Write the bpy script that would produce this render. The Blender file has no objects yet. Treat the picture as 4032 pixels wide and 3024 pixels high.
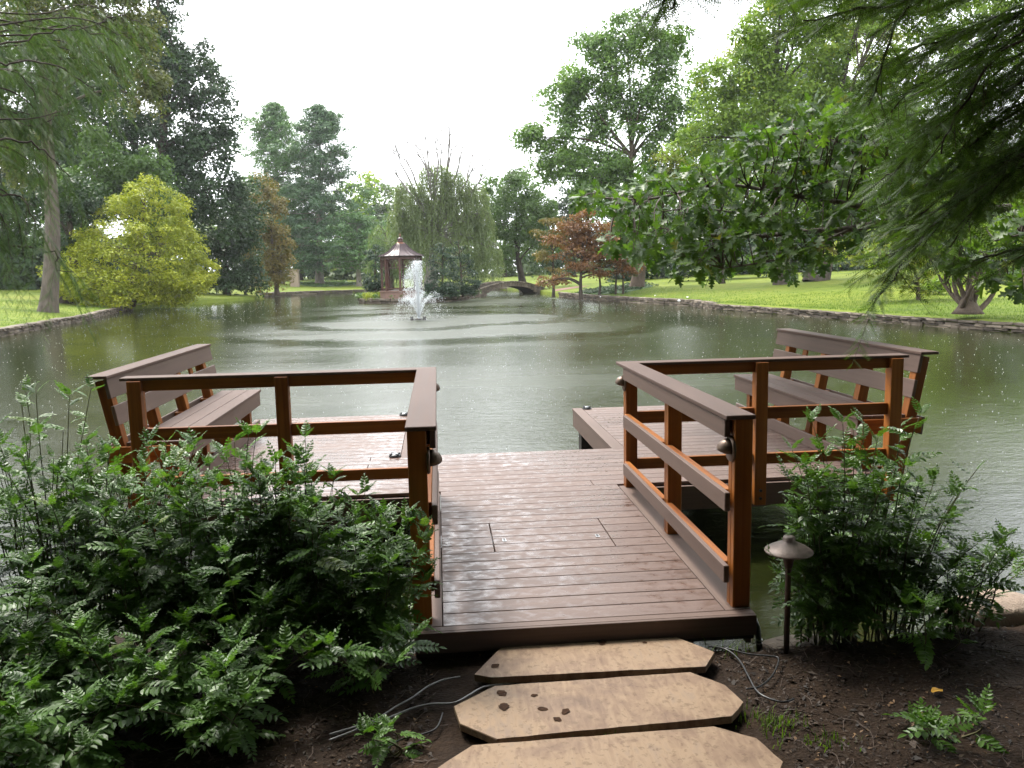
import bpy, bmesh, math, random
import numpy as np
from mathutils import Vector, Matrix, Euler

random.seed(7)
C = bpy.context.scene.collection
SC = bpy.context.scene
R = math.radians

# ------------------------------------------------------------------ camera
CX, CY, CZ = -0.7337, -3.5995, 1.5902
PITCH, YAW, ROLL, FPX = 0.13268, 0.08641, 0.02022, 3300.0
_fw = np.array([math.sin(YAW), math.cos(YAW), 0.0])
_r = np.array([math.cos(YAW), -math.sin(YAW), 0.0])
_up = np.array([0, 0, 1.0])
_f = math.cos(PITCH) * _fw - math.sin(PITCH) * _up
_u = math.sin(PITCH) * _fw + math.cos(PITCH) * _up
_c, _s = math.cos(ROLL), math.sin(ROLL)
R_AX = _c * _r - _s * _u
U_AX = _s * _r + _c * _u
cam_d = bpy.data.cameras.new('camera')
cam = bpy.data.objects.new('camera', cam_d)
C.objects.link(cam)
cam.matrix_world = Matrix(((R_AX[0], U_AX[0], -_f[0], CX), (R_AX[1], U_AX[1], -_f[1], CY),
                           (R_AX[2], U_AX[2], -_f[2], CZ), (0, 0, 0, 1)))
cam_d.sensor_width = 36.0
cam_d.lens = FPX / 4032 * 36
cam_d.clip_start = 0.05
cam_d.clip_end = 3000
SC.camera = cam

# ------------------------------------------------------------------ light, sky, exposure
SUN_EL, SUN_AZ = R(56), R(-28)          # azimuth from +Y, negative = to the left
w = bpy.data.worlds.new('World'); SC.world = w; w.use_nodes = True
nt = w.node_tree; nt.nodes.clear()
out = nt.nodes.new('ShaderNodeOutputWorld')
bg = nt.nodes.new('ShaderNodeBackground')
sky = nt.nodes.new('ShaderNodeTexSky'); sky.sky_type = 'NISHITA'; sky.sun_disc = False
sky.sun_elevation = SUN_EL; sky.sun_rotation = SUN_AZ
sky.air_density = 1.0; sky.dust_density = 6.0; sky.ozone_density = 1.0
hsv = nt.nodes.new('ShaderNodeHueSaturation'); hsv.inputs['Saturation'].default_value = 0.12
mixc = nt.nodes.new('ShaderNodeMix'); mixc.data_type = 'RGBA'; mixc.inputs[0].default_value = 0.72
mixc.inputs['B'].default_value = (10.0, 10.4, 10.8, 1)       # the even cloud layer
nt.links.new(sky.outputs[0], hsv.inputs['Color'])
nt.links.new(hsv.outputs[0], mixc.inputs['A'])
nt.links.new(mixc.outputs['Result'], bg.inputs[0])
bg.inputs[1].default_value = 0.11
nt.links.new(bg.outputs[0], out.inputs[0])

sd = bpy.data.lights.new('sun', 'SUN'); sd.energy = 1.5; sd.angle = R(14); sd.color = (1.0, 0.95, 0.86)
sun = bpy.data.objects.new('sun', sd); C.objects.link(sun)
sdir = Vector((math.sin(SUN_AZ) * math.cos(SUN_EL), math.cos(SUN_AZ) * math.cos(SUN_EL), math.sin(SUN_EL)))
sun.rotation_euler = sdir.to_track_quat('Z', 'Y').to_euler()

SC.view_settings.view_transform = 'Standard'
try: SC.view_settings.look = 'None'
except Exception: pass
SC.view_settings.exposure = 1.95
SC.view_settings.gamma = 1.0
SC.view_settings.use_curve_mapping = False
SC.render.engine = 'CYCLES'
SC.cycles.use_denoising = True
SC.cycles.max_bounces = 6
SC.cycles.diffuse_bounces = 3
SC.cycles.glossy_bounces = 3
SC.cycles.transmission_bounces = 4
SC.cycles.volume_bounces = 0
SC.cycles.sample_clamp_indirect = 6.0

# ------------------------------------------------------------------ picture -> place
K = 1.8228          # measured on a 2212 px wide copy of the photograph
def _ray(px, py):
    return FPX * _f + (px * K - 2016) * R_AX - (py * K - 1512) * U_AX
CAM = np.array([CX, CY, CZ])
def at(px, py, D):                      # point at horizontal distance D
    d = _ray(px, py); return CAM + d * (D / math.hypot(d[0], d[1]))
def onz(px, py, z):
    d = _ray(px, py); return CAM + d * ((z - CZ) / d[2])
def ppm(D): return K * D / FPX          # metres per measured pixel at distance D

# ------------------------------------------------------------------ object helpers
def link(o, parent=None):
    C.objects.link(o)
    if parent is not None: o.parent = parent
    return o
def thing(name, label, cat, loc=(0, 0, 0), group=None):
    o = bpy.data.objects.new(name, None); o.location = loc; o.empty_display_size = .2
    o['label'] = label; o['category'] = cat
    if group: o['group'] = group
    return link(o)
def tag(o, label, cat, group=None):
    o['label'] = label; o['category'] = cat
    if group: o['group'] = group
    return o
def mesh_np(name, V, F, mat=None, smooth=False, tint=None):
    """V (n,3); F (m,k) with one k"""
    V = np.asarray(V, np.float32); F = np.asarray(F, np.int32)
    me = bpy.data.meshes.new(name)
    me.vertices.add(len(V)); me.vertices.foreach_set('co', V.ravel())
    k = F.shape[1]
    me.loops.add(F.size); me.loops.foreach_set('vertex_index', F.ravel())
    me.polygons.add(len(F)); me.polygons.foreach_set('loop_start', np.arange(0, F.size, k, dtype=np.int32))
    if smooth: me.polygons.foreach_set('use_smooth', np.ones(len(F), bool))
    if tint is not None:
        a = me.attributes.new('tint', 'FLOAT', 'POINT'); a.data.foreach_set('value', np.asarray(tint, np.float32))
    me.update(calc_edges=True)
    if mat: me.materials.append(mat)
    return me
def obj(name, me, parent=None, loc=None):
    o = bpy.data.objects.new(name, me)
    if loc is not None: o.location = loc
    return link(o, parent)
class MB:
    """collects polygons of any size"""
    def __init__(s): s.v = []; s.f = []
    def add(s, V, F):
        n = len(s.v); s.v += [tuple(map(float, q)) for q in V]; s.f += [tuple(i + n for i in q) for q in F]
    def box(s, c, d, M=None):
        hx, hy, hz = d[0] / 2, d[1] / 2, d[2] / 2
        V = [Vector((x, y, z)) for x in (-hx, hx) for y in (-hy, hy) for z in (-hz, hz)]
        if M is not None: V = [M @ q for q in V]
        V = [q + Vector(c) for q in V]
        s.add(V, [(0, 1, 3, 2), (4, 6, 7, 5), (0, 4, 5, 1), (2, 3, 7, 6), (0, 2, 6, 4), (1, 5, 7, 3)])
    def tube(s, P, rad, n=6, cap=True):
        P = [Vector(p) for p in P]
        if not hasattr(rad, '__len__'): rad = [rad] * len(P)
        V = []; F = []
        prev = None
        for i, p in enumerate(P):
            t = (P[min(i + 1, len(P) - 1)] - P[max(i - 1, 0)])
            if t.length < 1e-9: t = Vector((0, 0, 1))
            t.normalize()
            if prev is None:
                a = t.orthogonal().normalized()
            else:
                a = (prev - t * prev.dot(t))
                a = a.normalized() if a.length > 1e-6 else t.orthogonal().normalized()
            prev = a; b = t.cross(a)
            for k in range(n):
                an = 2 * math.pi * k / n
                V.append(p + (a * math.cos(an) + b * math.sin(an)) * rad[i])
        for i in range(len(P) - 1):
            for k in range(n):
                k2 = (k + 1) % n
                F.append((i * n + k, i * n + k2, (i + 1) * n + k2, (i + 1) * n + k))
        if cap:
            F.append(tuple(range(n - 1, -1, -1))); F.append(tuple((len(P) - 1) * n + k for k in range(n)))
        s.add(V, F)
    def lathe(s, prof, n=16, c=(0, 0, 0), ph=0.0):
        V = []; F = []
        for r_, z in prof:
            for k in range(n):
                a = 2 * math.pi * k / n + ph
                V.append((c[0] + r_ * math.cos(a), c[1] + r_ * math.sin(a), c[2] + z))
        for i in range(len(prof) - 1):
            for k in range(n):
                k2 = (k + 1) % n
                F.append((i * n + k, i * n + k2, (i + 1) * n + k2, (i + 1) * n + k))
        F.append(tuple(range(n - 1, -1, -1))); F.append(tuple((len(prof) - 1) * n + k for k in range(n)))
        s.add(V, F)
    def mesh(s, name, mat=None, smooth=False):
        me = bpy.data.meshes.new(name); me.from_pydata(s.v, [], s.f)
        if smooth: me.polygons.foreach_set('use_smooth', np.ones(len(me.polygons), bool))
        me.update()
        if mat: me.materials.append(mat)
        return me
    def obj(s, name, mat, parent=None, smooth=False, loc=None):
        return obj(name, s.mesh(name, mat, smooth), parent, loc)

def bevel_box_mesh(name, d, b, mat):
    bm = bmesh.new(); bmesh.ops.create_cube(bm, size=1.0)
    for v in bm.verts: v.co = Vector((v.co.x * d[0], v.co.y * d[1], v.co.z * d[2]))
    if b > 0: bmesh.ops.bevel(bm, geom=list(bm.edges), offset=b, segments=1, affect='EDGES', profile=.5)
    me = bpy.data.meshes.new(name); bm.to_mesh(me); bm.free(); me.materials.append(mat)
    return me
def plank(name, parent, mat, lo, hi, bevel=.003, M=None, pivot=None):
    """box between two corners; local X runs along the grain (the longest side)"""
    lo = np.array(lo, float); hi = np.array(hi, float); d = hi - lo; c = (lo + hi) / 2
    ax = int(np.argmax(d))
    if ax == 0: rot = Matrix.Identity(3); dd = d
    elif ax == 1: rot = Matrix.Rotation(R(90), 3, 'Z'); dd = (d[1], d[0], d[2])
    else: rot = Matrix.Rotation(R(-90), 3, 'Y'); dd = (d[2], d[1], d[0])
    me = bevel_box_mesh(name, dd, min(bevel, min(dd) * .3), mat)
    o = obj(name, me, parent)
    m = Matrix.Translation(Vector(c)) @ rot.to_4x4()
    if M is not None:
        pv = Matrix.Translation(Vector(pivot)); m = pv @ M.to_4x4() @ pv.inverted() @ m
    if parent is not None: m = Matrix.Translation(-parent.location) @ m
    o.matrix_local = m
    return o

# ------------------------------------------------------------------ materials
def new_mat(name):
    m = bpy.data.materials.new(name); m.use_nodes = True
    n = m.node_tree; n.nodes.clear()
    o = n.nodes.new('ShaderNodeOutputMaterial')
    return m, n, o
def N(n, t, **kw):
    x = n.nodes.new(t)
    for k, v in kw.items():
        if k.startswith('i_'):
            x.inputs[k[2:].replace('_', ' ')].default_value = v
        else: setattr(x, k, v)
    return x
def ramp(n, fac, stops):
    r_ = n.nodes.new('ShaderNodeValToRGB')
    els = r_.color_ramp.elements
    while len(els) < len(stops): els.new(.5)
    for e, (p, c) in zip(els, stops):
        e.position = p; e.color = (*c, 1) if len(c) == 3 else c
    if fac is not None: n.links.new(fac, r_.inputs[0])
    return r_
def noise(n, vec, scale, detail=4, rough=.55, dist=0.0):
    x = N(n, 'ShaderNodeTexNoise'); x.inputs['Scale'].default_value = scale
    x.inputs['Detail'].default_value = detail; x.inputs['Roughness'].default_value = rough
    x.inputs['Distortion'].default_value = dist
    if vec is not None: n.links.new(vec, x.inputs['Vector'])
    return x
def mapping(n, vec, scale, loc=(0, 0, 0)):
    m = N(n, 'ShaderNodeMapping'); m.inputs['Scale'].default_value = scale; m.inputs['Location'].default_value = loc
    n.links.new(vec, m.inputs['Vector']); return m.outputs[0]
def mth(n, op, a, b=None, c=None, clamp=False):
    x = N(n, 'ShaderNodeMath', operation=op); x.use_clamp = clamp
    for i, v in enumerate((a, b, c)):
        if v is None: continue
        if hasattr(v, 'node'): n.links.new(v, x.inputs[i])
        else: x.inputs[i].default_value = v
    return x.outputs[0]
def mixrgb(n, fac, a, b, mode='MIX'):
    x = N(n, 'ShaderNodeMix', data_type='RGBA', blend_type=mode)
    for key, v in ((0, fac), ('A', a), ('B', b)):
        if hasattr(v, 'node'): n.links.new(v, x.inputs[key])
        elif key == 0: x.inputs[0].default_value = v
        else: x.inputs[key].default_value = (*v, 1)
    return x.outputs['Result']
def bump(n, h, strength, dist=.01):
    b = N(n, 'ShaderNodeBump'); b.inputs['Strength'].default_value = strength; b.inputs['Distance'].default_value = dist
    n.links.new(h, b.inputs['Height']); return b.outputs[0]
def principled(n, o, col, rough=.6, spec=.5, normal=None, metallic=0.0):
    p = N(n, 'ShaderNodeBsdfPrincipled')
    if hasattr(col, 'node'): n.links.new(col, p.inputs['Base Color'])
    else: p.inputs['Base Color'].default_value = (*col, 1)
    if hasattr(rough, 'node'): n.links.new(rough, p.inputs['Roughness'])
    else: p.inputs['Roughness'].default_value = rough
    p.inputs['Specular IOR Level'].default_value = spec
    p.inputs['Metallic'].default_value = metallic
    if normal is not None: n.links.new(normal, p.inputs['Normal'])
    n.links.new(p.outputs[0], o.inputs[0]); return p

def leaf_mat(name, ca, cb, cc=None, transl=.35, rough=.5, spec=.35, rnd=False):
    ca, cb = [tuple(v * .78 for v in q) for q in (ca, cb)]; cc = None if cc is None else tuple(v * .78 for v in cc)
    m, n, o = new_mat(name)
    a = N(n, 'ShaderNodeAttribute', attribute_name='tint')
    fac = a.outputs['Fac']
    if rnd:
        oi = N(n, 'ShaderNodeObjectInfo')
        fac = mth(n, 'ADD', mth(n, 'MULTIPLY', fac, .5), mth(n, 'MULTIPLY', oi.outputs['Random'], .5))
    st = [(0.0, ca), (1.0, cb)] if cc is None else [(0.0, ca), (.86, cb), (1.0, cc)]
    col = ramp(n, fac, st).outputs[0]
    p = principled(n, o, col, rough, spec)
    t = N(n, 'ShaderNodeBsdfTranslucent')
    tc = mixrgb(n, 1.0, col, (1.35, 1.5, .55), 'MULTIPLY')
    n.links.new(tc, t.inputs[0])
    ms = N(n, 'ShaderNodeMixShader'); ms.inputs[0].default_value = transl
    n.links.new(p.outputs[0], ms.inputs[1]); n.links.new(t.outputs[0], ms.inputs[2])
    n.links.new(ms.outputs[0], o.inputs[0])
    return m
def bark_mat(name, ca, cb, scale=6, st=.6):
    m, n, o = new_mat(name)
    tc = N(n, 'ShaderNodeNewGeometry')
    v = mapping(n, tc.outputs['Position'], (scale, scale, scale * .22))
    nz = noise(n, v, 1.6, 6, .65)
    n2 = noise(n, tc.outputs['Position'], scale * .25, 3)
    f = mth(n, 'ADD', mth(n, 'MULTIPLY', nz.outputs[0], .7), mth(n, 'MULTIPLY', n2.outputs[0], .3))
    col = ramp(n, f, [(.32, ca), (.68, cb)]).outputs[0]
    principled(n, o, col, .85, .25, bump(n, nz.outputs[0], st, .03))
    return m
def plain_mat(name, col, rough=.6, spec=.4, metallic=0.0, var=.25, scale=12):
    m, n, o = new_mat(name)
    g = N(n, 'ShaderNodeNewGeometry')
    nz = noise(n, g.outputs['Position'], scale, 5)
    c = ramp(n, nz.outputs[0], [(.3, tuple(q * (1 - var) for q in col)), (.7, tuple(q * (1 + var) for q in col))]).outputs[0]
    rr = mth(n, 'ADD', rough - .1, mth(n, 'MULTIPLY', nz.outputs[0], .2))
    principled(n, o, c, rr, spec, bump(n, nz.outputs[0], .15, .01), metallic)
    return m

def wood_mat(name, ca, cb, rough=(.28, .55), wet=0.0, spec=.5, fine=1.0):
    """grain along local X; wet = share of the upper faces covered by a film of water"""
    ca, cb = [tuple(v * .8 for v in q) for q in (ca, cb)]
    m, n, o = new_mat(name)
    tc = N(n, 'ShaderNodeTexCoord'); oi = N(n, 'ShaderNodeObjectInfo'); g = N(n, 'ShaderNodeNewGeometry')
    off = N(n, 'ShaderNodeVectorMath', operation='ADD')
    n.links.new(tc.outputs['Object'], off.inputs[0])
    cmb = N(n, 'ShaderNodeCombineXYZ')
    rs = mth(n, 'MULTIPLY', oi.outputs['Random'], 37.0)
    for i in range(3): n.links.new(rs, cmb.inputs[i])
    n.links.new(cmb.outputs[0], off.inputs[1])
    gr = noise(n, mapping(n, off.outputs[0], (1.3 * fine, 55 * fine, 55 * fine)), 1.0, 6, .62, .3)
    bl = noise(n, mapping(n, off.outputs[0], (1.5, 6, 6)), 1.0, 4)
    f = mth(n, 'ADD', mth(n, 'MULTIPLY', gr.outputs[0], .65), mth(n, 'MULTIPLY', bl.outputs[0], .35))
    f = mth(n, 'ADD', f, mth(n, 'MULTIPLY', mth(n, 'SUBTRACT', oi.outputs['Random'], .5), .16))
    col = ramp(n, f, [(.3, ca), (.7, cb)]).outputs[0]
    rr = mth(n, 'ADD', rough[0], mth(n, 'MULTIPLY', gr.outputs[0], rough[1] - rough[0]))
    h = gr.outputs[0]; hs = .10
    nrm = bump(n, h, hs, .004)
    if wet > 0:
        pos = mapping(n, g.outputs['Position'], (12, 17, 8))
        a = noise(n, pos, 1.0, 6, .62, .5)
        b = noise(n, mapping(n, g.outputs['Position'], (.9, .75, 1), (3.1, 1.7, 0)), 1.0, 2)
        k = mth(n, 'ADD', mth(n, 'MULTIPLY', a.outputs[0], .62), mth(n, 'MULTIPLY', b.outputs[0], .38))
        # less rain reaches the boards near the bank, on the right-hand side
        sp = N(n, 'ShaderNodeSeparateXYZ'); n.links.new(g.outputs['Position'], sp.inputs[0])
        shel = mth(n, 'MULTIPLY', mth(n, 'ADD', sp.outputs[0], .75, clamp=False), .05)
        shel = mth(n, 'MINIMUM', mth(n, 'MAXIMUM', shel, -.01), .07)
        k = mth(n, 'SUBTRACT', k, shel)
        mask = ramp(n, k, [(.475 - .06 * wet, (0, 0, 0)), (.62 - .06 * wet, (1, 1, 1))]).outputs[0]
        upz = N(n, 'ShaderNodeSeparateXYZ'); n.links.new(g.outputs['Normal'], upz.inputs[0])
        up = mth(n, 'GREATER_THAN', upz.outputs[2], .9)
        mk = mth(n, 'MULTIPLY', mask, up)
        rr = mth(n, 'ADD', mth(n, 'MULTIPLY', rr, mth(n, 'SUBTRACT', 1.0, mk)), mth(n, 'MULTIPLY', mk, .16))
        mh = mth(n, 'ADD', mth(n, 'MULTIPLY', h, mth(n, 'SUBTRACT', 1.0, mk)), mth(n, 'MULTIPLY', mk, .62))
        nrm = bump(n, mh, .05, .004)
    principled(n, o, col, rr, spec, nrm)
    return m

M = {}
M['deck'] = wood_mat('composite_deck', (.104, .063, .050), (.172, .110, .088), (.5, .68), wet=.75, spec=.42)
M['trim'] = wood_mat('composite_trim', (.11, .072, .058), (.175, .118, .096), (.5, .7), spec=.25, fine=.8)
M['trim_wet'] = wood_mat('composite_cap', (.09, .056, .045), (.14, .09, .073), (.55, .75), spec=.22, fine=.9)
M['cedar'] = wood_mat('stained_cedar', (.15, .042, .010), (.44, .155, .030), (.35, .55), spec=.2, fine=.55)
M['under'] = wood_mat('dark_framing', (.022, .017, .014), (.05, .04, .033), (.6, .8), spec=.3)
M['bronze'] = plain_mat('bronze', (.105, .07, .05), .42, .5, .55, .25, 30)
M['lampshade'] = plain_mat('aged_bronze', (.24, .19, .165), .5, .4, .25, .18, 40)
M['lampstem'] = plain_mat('brown_lamp_stem', (.06, .035, .025), .6, .4, 0.0, .3, 40)
M['black'] = plain_mat('black_plastic', (.012, .012, .013), .35, .5, 0, .2, 30)
M['glass'] = plain_mat('clear_lens', (.35, .38, .4), .1, .8, 0, .05, 10)
M['steel'] = plain_mat('steel', (.45, .45, .45), .3, .5, .9, .1, 30)
M['cable_grey'] = plain_mat('grey_cable', (.22, .22, .225), .4, .5, 0, .15, 30)
M['cable_black'] = plain_mat('black_cable', (.015, .015, .016), .35, .5, 0, .2, 30)

# --- ground, lawn, water, stone
def lawn_mat():
    m, n, o = new_mat('lawn_grass')
    g = N(n, 'ShaderNodeNewGeometry'); P = g.outputs['Position']
    big = noise(n, P, .13, 4, .6); mid = noise(n, P, 1.3, 5, .65); fin = noise(n, P, 22, 4, .7)
    f = mth(n, 'ADD', mth(n, 'ADD', mth(n, 'MULTIPLY', big.outputs[0], .42), mth(n, 'MULTIPLY', mid.outputs[0], .3)), mth(n, 'MULTIPLY', fin.outputs[0], .28))
    col = ramp(n, f, [(.36, (.045, .072, .010)), (.47, (.095, .132, .014)), (.56, (.142, .172, .021)), (.68, (.175, .162, .042))]).outputs[0]
    # worn, leaf-strewn patches
    wn = noise(n, mapping(n, P, (.22, .22, .22), (9, 4, 0)), 1.0, 6, .7)
    wf = ramp(n, wn.outputs[0], [(.60, (0, 0, 0)), (.74, (1, 1, 1))]).outputs[0]
    col = mixrgb(n, mth(n, 'MULTIPLY', wf, .65), col, (.11, .085, .035))
    principled(n, o, col, .8, .12, bump(n, fin.outputs[0], .8, .05))
    return m
def ivy_mat():
    m, n, o = new_mat('ground_cover')
    g = N(n, 'ShaderNodeNewGeometry'); P = g.outputs['Position']
    a = noise(n, P, 5, 5, .7)
    col = ramp(n, a.outputs[0], [(.3, (.018, .04, .012)), (.7, (.06, .12, .03))]).outputs[0]
    principled(n, o, col, .7, .3, bump(n, a.outputs[0], 1.0, .1)); return m
def mulch_mat():
    m, n, o = new_mat('bark_mulch')
    g = N(n, 'ShaderNodeNewGeometry'); P = g.outputs['Position']
    a = noise(n, P, 30, 6, .72); b = noise(n, P, 3.2, 4)
    vo = N(n, 'ShaderNodeTexVoronoi'); vo.inputs['Scale'].default_value = 55
    n.links.new(mapping(n, P, (1, 1.6, 1)), vo.inputs['Vector'])
    f = mth(n, 'ADD', mth(n, 'MULTIPLY', a.outputs[0], .6), mth(n, 'MULTIPLY', b.outputs[0], .4))
    col = ramp(n, f, [(.3, (.010, .006, .004)), (.55, (.026, .016, .010)), (.75, (.055, .035, .022))]).outputs[0]
    h = mth(n, 'ADD', a.outputs[0], mth(n, 'MULTIPLY', vo.outputs['Distance'], .6))
    rr = mth(n, 'ADD', .65, mth(n, 'MULTIPLY', b.outputs[0], .4))
    principled(n, o, col, rr, .12, bump(n, h, .6, .012)); return m
def stone_mat(name, ca, cb, cc, rough=.75, wetline=None):
    m, n, o = new_mat(name)
    oi = N(n, 'ShaderNodeObjectInfo'); g = N(n, 'ShaderNodeNewGeometry'); P = g.outputs['Position']
    a = noise(n, P, 6, 6, .68); b = noise(n, P, 34, 4, .7)
    f = mth(n, 'ADD', mth(n, 'MULTIPLY', a.outputs[0], .5), mth(n, 'ADD', mth(n, 'MULTIPLY', oi.outputs['Random'], .35), mth(n, 'MULTIPLY', b.outputs[0], .15)))
    col = ramp(n, f, [(.2, ca), (.5, cb), (.8, cc)]).outputs[0]
    h = mth(n, 'ADD', a.outputs[0], mth(n, 'MULTIPLY', b.outputs[0], .4))
    principled(n, o, col, rough, .35, bump(n, h, .6, .04)); return m
M['lawn'] = lawn_mat(); M['ivy'] = ivy_mat(); M['mulch'] = mulch_mat()
M['stone'] = stone_mat('wall_stone', (.035, .028, .022), (.10, .078, .058), (.22, .18, .135))
M['mortar'] = plain_mat('wall_core', (.035, .028, .022), .9, .1, 0, .4, 9)
M['slab'] = None
def slab_mat():
    m, n, o = new_mat('tan_flagstone')
    tc = N(n, 'ShaderNodeTexCoord'); oi = N(n, 'ShaderNodeObjectInfo'); g = N(n, 'ShaderNodeNewGeometry'); P = g.outputs['Position']
    big = noise(n, mapping(n, P, (2.0, 3.6, 1)), 1.0, 5, .62, .4)
    lay = noise(n, mapping(n, P, (26, 7, 7), (0, 0, 0)), 1.0, 4, .6, 1.2)
    spot = noise(n, P, 42, 4, .65)
    f = mth(n, 'ADD', mth(n, 'MULTIPLY', big.outputs[0], .62), mth(n, 'MULTIPLY', lay.outputs[0], .38))
    col = ramp(n, f, [(.36, (.13, .082, .055)), (.46, (.19, .125, .082)), (.55, (.25, .175, .113)), (.66, (.20, .145, .108))]).outputs[0]
    sm = ramp(n, spot.outputs[0], [(.56, (0, 0, 0)), (.62, (1, 1, 1))]).outputs[0]
    col = mixrgb(n, mth(n, 'MULTIPLY', sm, .55), col, (.11, .07, .042))
    dk = ramp(n, noise(n, mapping(n, P, (3, 3, 3), (5, 2, 1)), 1.0, 5, .7).outputs[0], [(.58, (0, 0, 0)), (.72, (1, 1, 1))]).outputs[0]
    col = mixrgb(n, mth(n, 'MULTIPLY', dk, .55), col, (.12, .10, .085))
    h = mth(n, 'ADD', lay.outputs[0], mth(n, 'MULTIPLY', spot.outputs[0], .3))
    principled(n, o, col, mth(n, 'ADD', .4, mth(n, 'MULTIPLY', big.outputs[0], .5)), .22, bump(n, h, .25, .006)); return m
M['slab'] = slab_mat()

FOUNT = at(905, 690, 40.0); FOUNT[2] = -.55
WD, WR0, WR1 = .048, .04, .33
def water_mat():
    m, n, o = new_mat('pond_water')
    g = N(n, 'ShaderNodeNewGeometry'); P = g.outputs['Position']
    r1 = noise(n, mapping(n, P, (3.0, 5.5, 1)), 1.0, 5, .6, .6)
    r2 = noise(n, mapping(n, P, (13, 19, 1)), 1.0, 3, .6, .8)
    # rain rings
    vo = N(n, 'ShaderNodeTexVoronoi'); vo.inputs['Scale'].default_value = 3.2
    n.links.new(P, vo.inputs['Vector'])
    d = vo.outputs['Distance']
    ring = mth(n, 'MULTIPLY', mth(n, 'SINE', mth(n, 'MULTIPLY', d, 58)), mth(n, 'POWER', mth(n, 'SUBTRACT', 1.0, mth(n, 'MULTIPLY', d, 1.35), clamp=True), 3.0))
    # wave belts round the fountain: disturbed and smooth water in turn
    dv = N(n, 'ShaderNodeVectorMath', operation='DISTANCE'); n.links.new(P, dv.inputs[0])
    dv.inputs[1].default_value = tuple(FOUNT)
    wob = noise(n, mapping(n, P, (.16, .10, .1)), 1.0, 5)
    rad = mth(n, 'ADD', dv.outputs['Value'], mth(n, 'MULTIPLY', mth(n, 'SUBTRACT', wob.outputs[0], .5), 9.0))
    belt = ramp(n, mth(n, 'DIVIDE', rad, 40.0), [(0.0, (1, 1, 1)), (.13, (1, 1, 1)), (.15, (.5,) * 3), (.17, (.5,) * 3), (.19, (1,) * 3), (.29, (1,) * 3),
                                                 (.315, (.45,) * 3), (.345, (.45,) * 3), (.37, (.95,) * 3), (.62, (.9,) * 3), (.75, (.7,) * 3), (1.0, (.6,) * 3)]).outputs[0]
    gust = noise(n, mapping(n, P, (.05, .12, 1), (2, 7, 0)), 1.0, 4, .6)
    gs = ramp(n, gust.outputs[0], [(.38, (.45,) * 3), (.6, (1,) * 3)]).outputs[0]
    sx = N(n, 'ShaderNodeSeparateXYZ'); n.links.new(P, sx.inputs[0])
    sw = noise(n, mapping(n, P, (.12, .10, .1), (4, 1, 0)), 1.0, 4)
    lane = mth(n, 'ADD', mth(n, 'ABSOLUTE', mth(n, 'ADD', sx.outputs[0], .5)), mth(n, 'MULTIPLY', mth(n, 'SUBTRACT', sw.outputs[0], .5), 5.0))
    shel = ramp(n, mth(n, 'DIVIDE', lane, 20.0), [(.24, (1, 1, 1)), (.5, (.26, .26, .26))]).outputs[0]
    amp = mth(n, 'MULTIPLY', mth(n, 'MULTIPLY', belt, gs), shel)
    h = mth(n, 'ADD', mth(n, 'MULTIPLY', r1.outputs[0], .55), mth(n, 'MULTIPLY', r2.outputs[0], .22))
    h = mth(n, 'ADD', h, mth(n, 'MULTIPLY', ring, .085))
    h = mth(n, 'MULTIPLY', h, amp)
    b = N(n, 'ShaderNodeBump'); b.inputs['Strength'].default_value = .8; b.inputs['Distance'].default_value = WD
    n.links.new(h, b.inputs['Height'])
    rr = mth(n, 'ADD', WR0, mth(n, 'MULTIPLY', amp, WR1))
    p = principled(n, o, (.017, .021, .0045), rr, .5, b.outputs[0])
    p.inputs['IOR'].default_value = 1.333
    return m
M['water'] = water_mat()
def spray_mat():
    m, n, o = new_mat('water_spray')
    p = principled(n, o, (.86, .89, .9), .15, .6)
    t = N(n, 'ShaderNodeBsdfTranslucent'); t.inputs[0].default_value = (.88, .9, .92, 1)
    ms = N(n, 'ShaderNodeMixShader'); ms.inputs[0].default_value = .5
    n.links.new(p.outputs[0], ms.inputs[1]); n.links.new(t.outputs[0], ms.inputs[2]); n.links.new(ms.outputs[0], o.inputs[0])
    return m
M['spray'] = spray_mat()

M['bark_grey'] = bark_mat('grey_bark', (.10, .085, .07), (.27, .235, .2), 5)
M['bark_plane'] = bark_mat('plane_bark', (.04, .032, .025), (.115, .095, .075), 5)
M['bark_brown'] = bark_mat('brown_bark', (.04, .03, .022), (.115, .085, .062), 7)
M['bark_dark'] = bark_mat('dark_bark', (.025, .02, .016), (.07, .055, .042), 7)
M['bark_pale'] = bark_mat('pale_dead_wood', (.10, .09, .082), (.24, .215, .195), 6)
M['bark_oak'] = bark_mat('oak_limb_bark', (.05, .042, .034), (.16, .14, .115), 22)

# --- foliage
M['lf_dark'] = leaf_mat('leaf_dark_green', (0.017, 0.04, 0.016), (0.052, 0.1, 0.036), transl=.25)
M['lf_mid'] = leaf_mat('leaf_mid_green', (0.05, 0.1, 0.024), (0.12, 0.205, 0.05), transl=.35)
M['lf_sweet'] = leaf_mat('leaf_sweetgum', (0.075, 0.15, 0.035), (0.19, 0.31, 0.075), transl=.35)
M['lf_light'] = leaf_mat('leaf_light_green', (0.09, 0.17, 0.022), (0.26, 0.37, 0.05), (0.42, 0.42, 0.05), transl=.4)
M['lf_yellow'] = leaf_mat('leaf_yellow_green', (0.17, 0.22, 0.03), (0.4, 0.43, 0.065), transl=.4)
M['lf_olive'] = leaf_mat('leaf_olive', (0.058, 0.075, 0.023), (0.150, 0.163, 0.046), (0.312, 0.208, 0.052), transl=.3)
M['lf_bronze'] = leaf_mat('leaf_bronze', (0.112, 0.098, 0.025), (0.266, 0.196, 0.049), transl=.3)
M['lf_gold'] = leaf_mat('leaf_golden', (0.18, 0.235, 0.022), (0.5, 0.51, 0.038), transl=.3)
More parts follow.
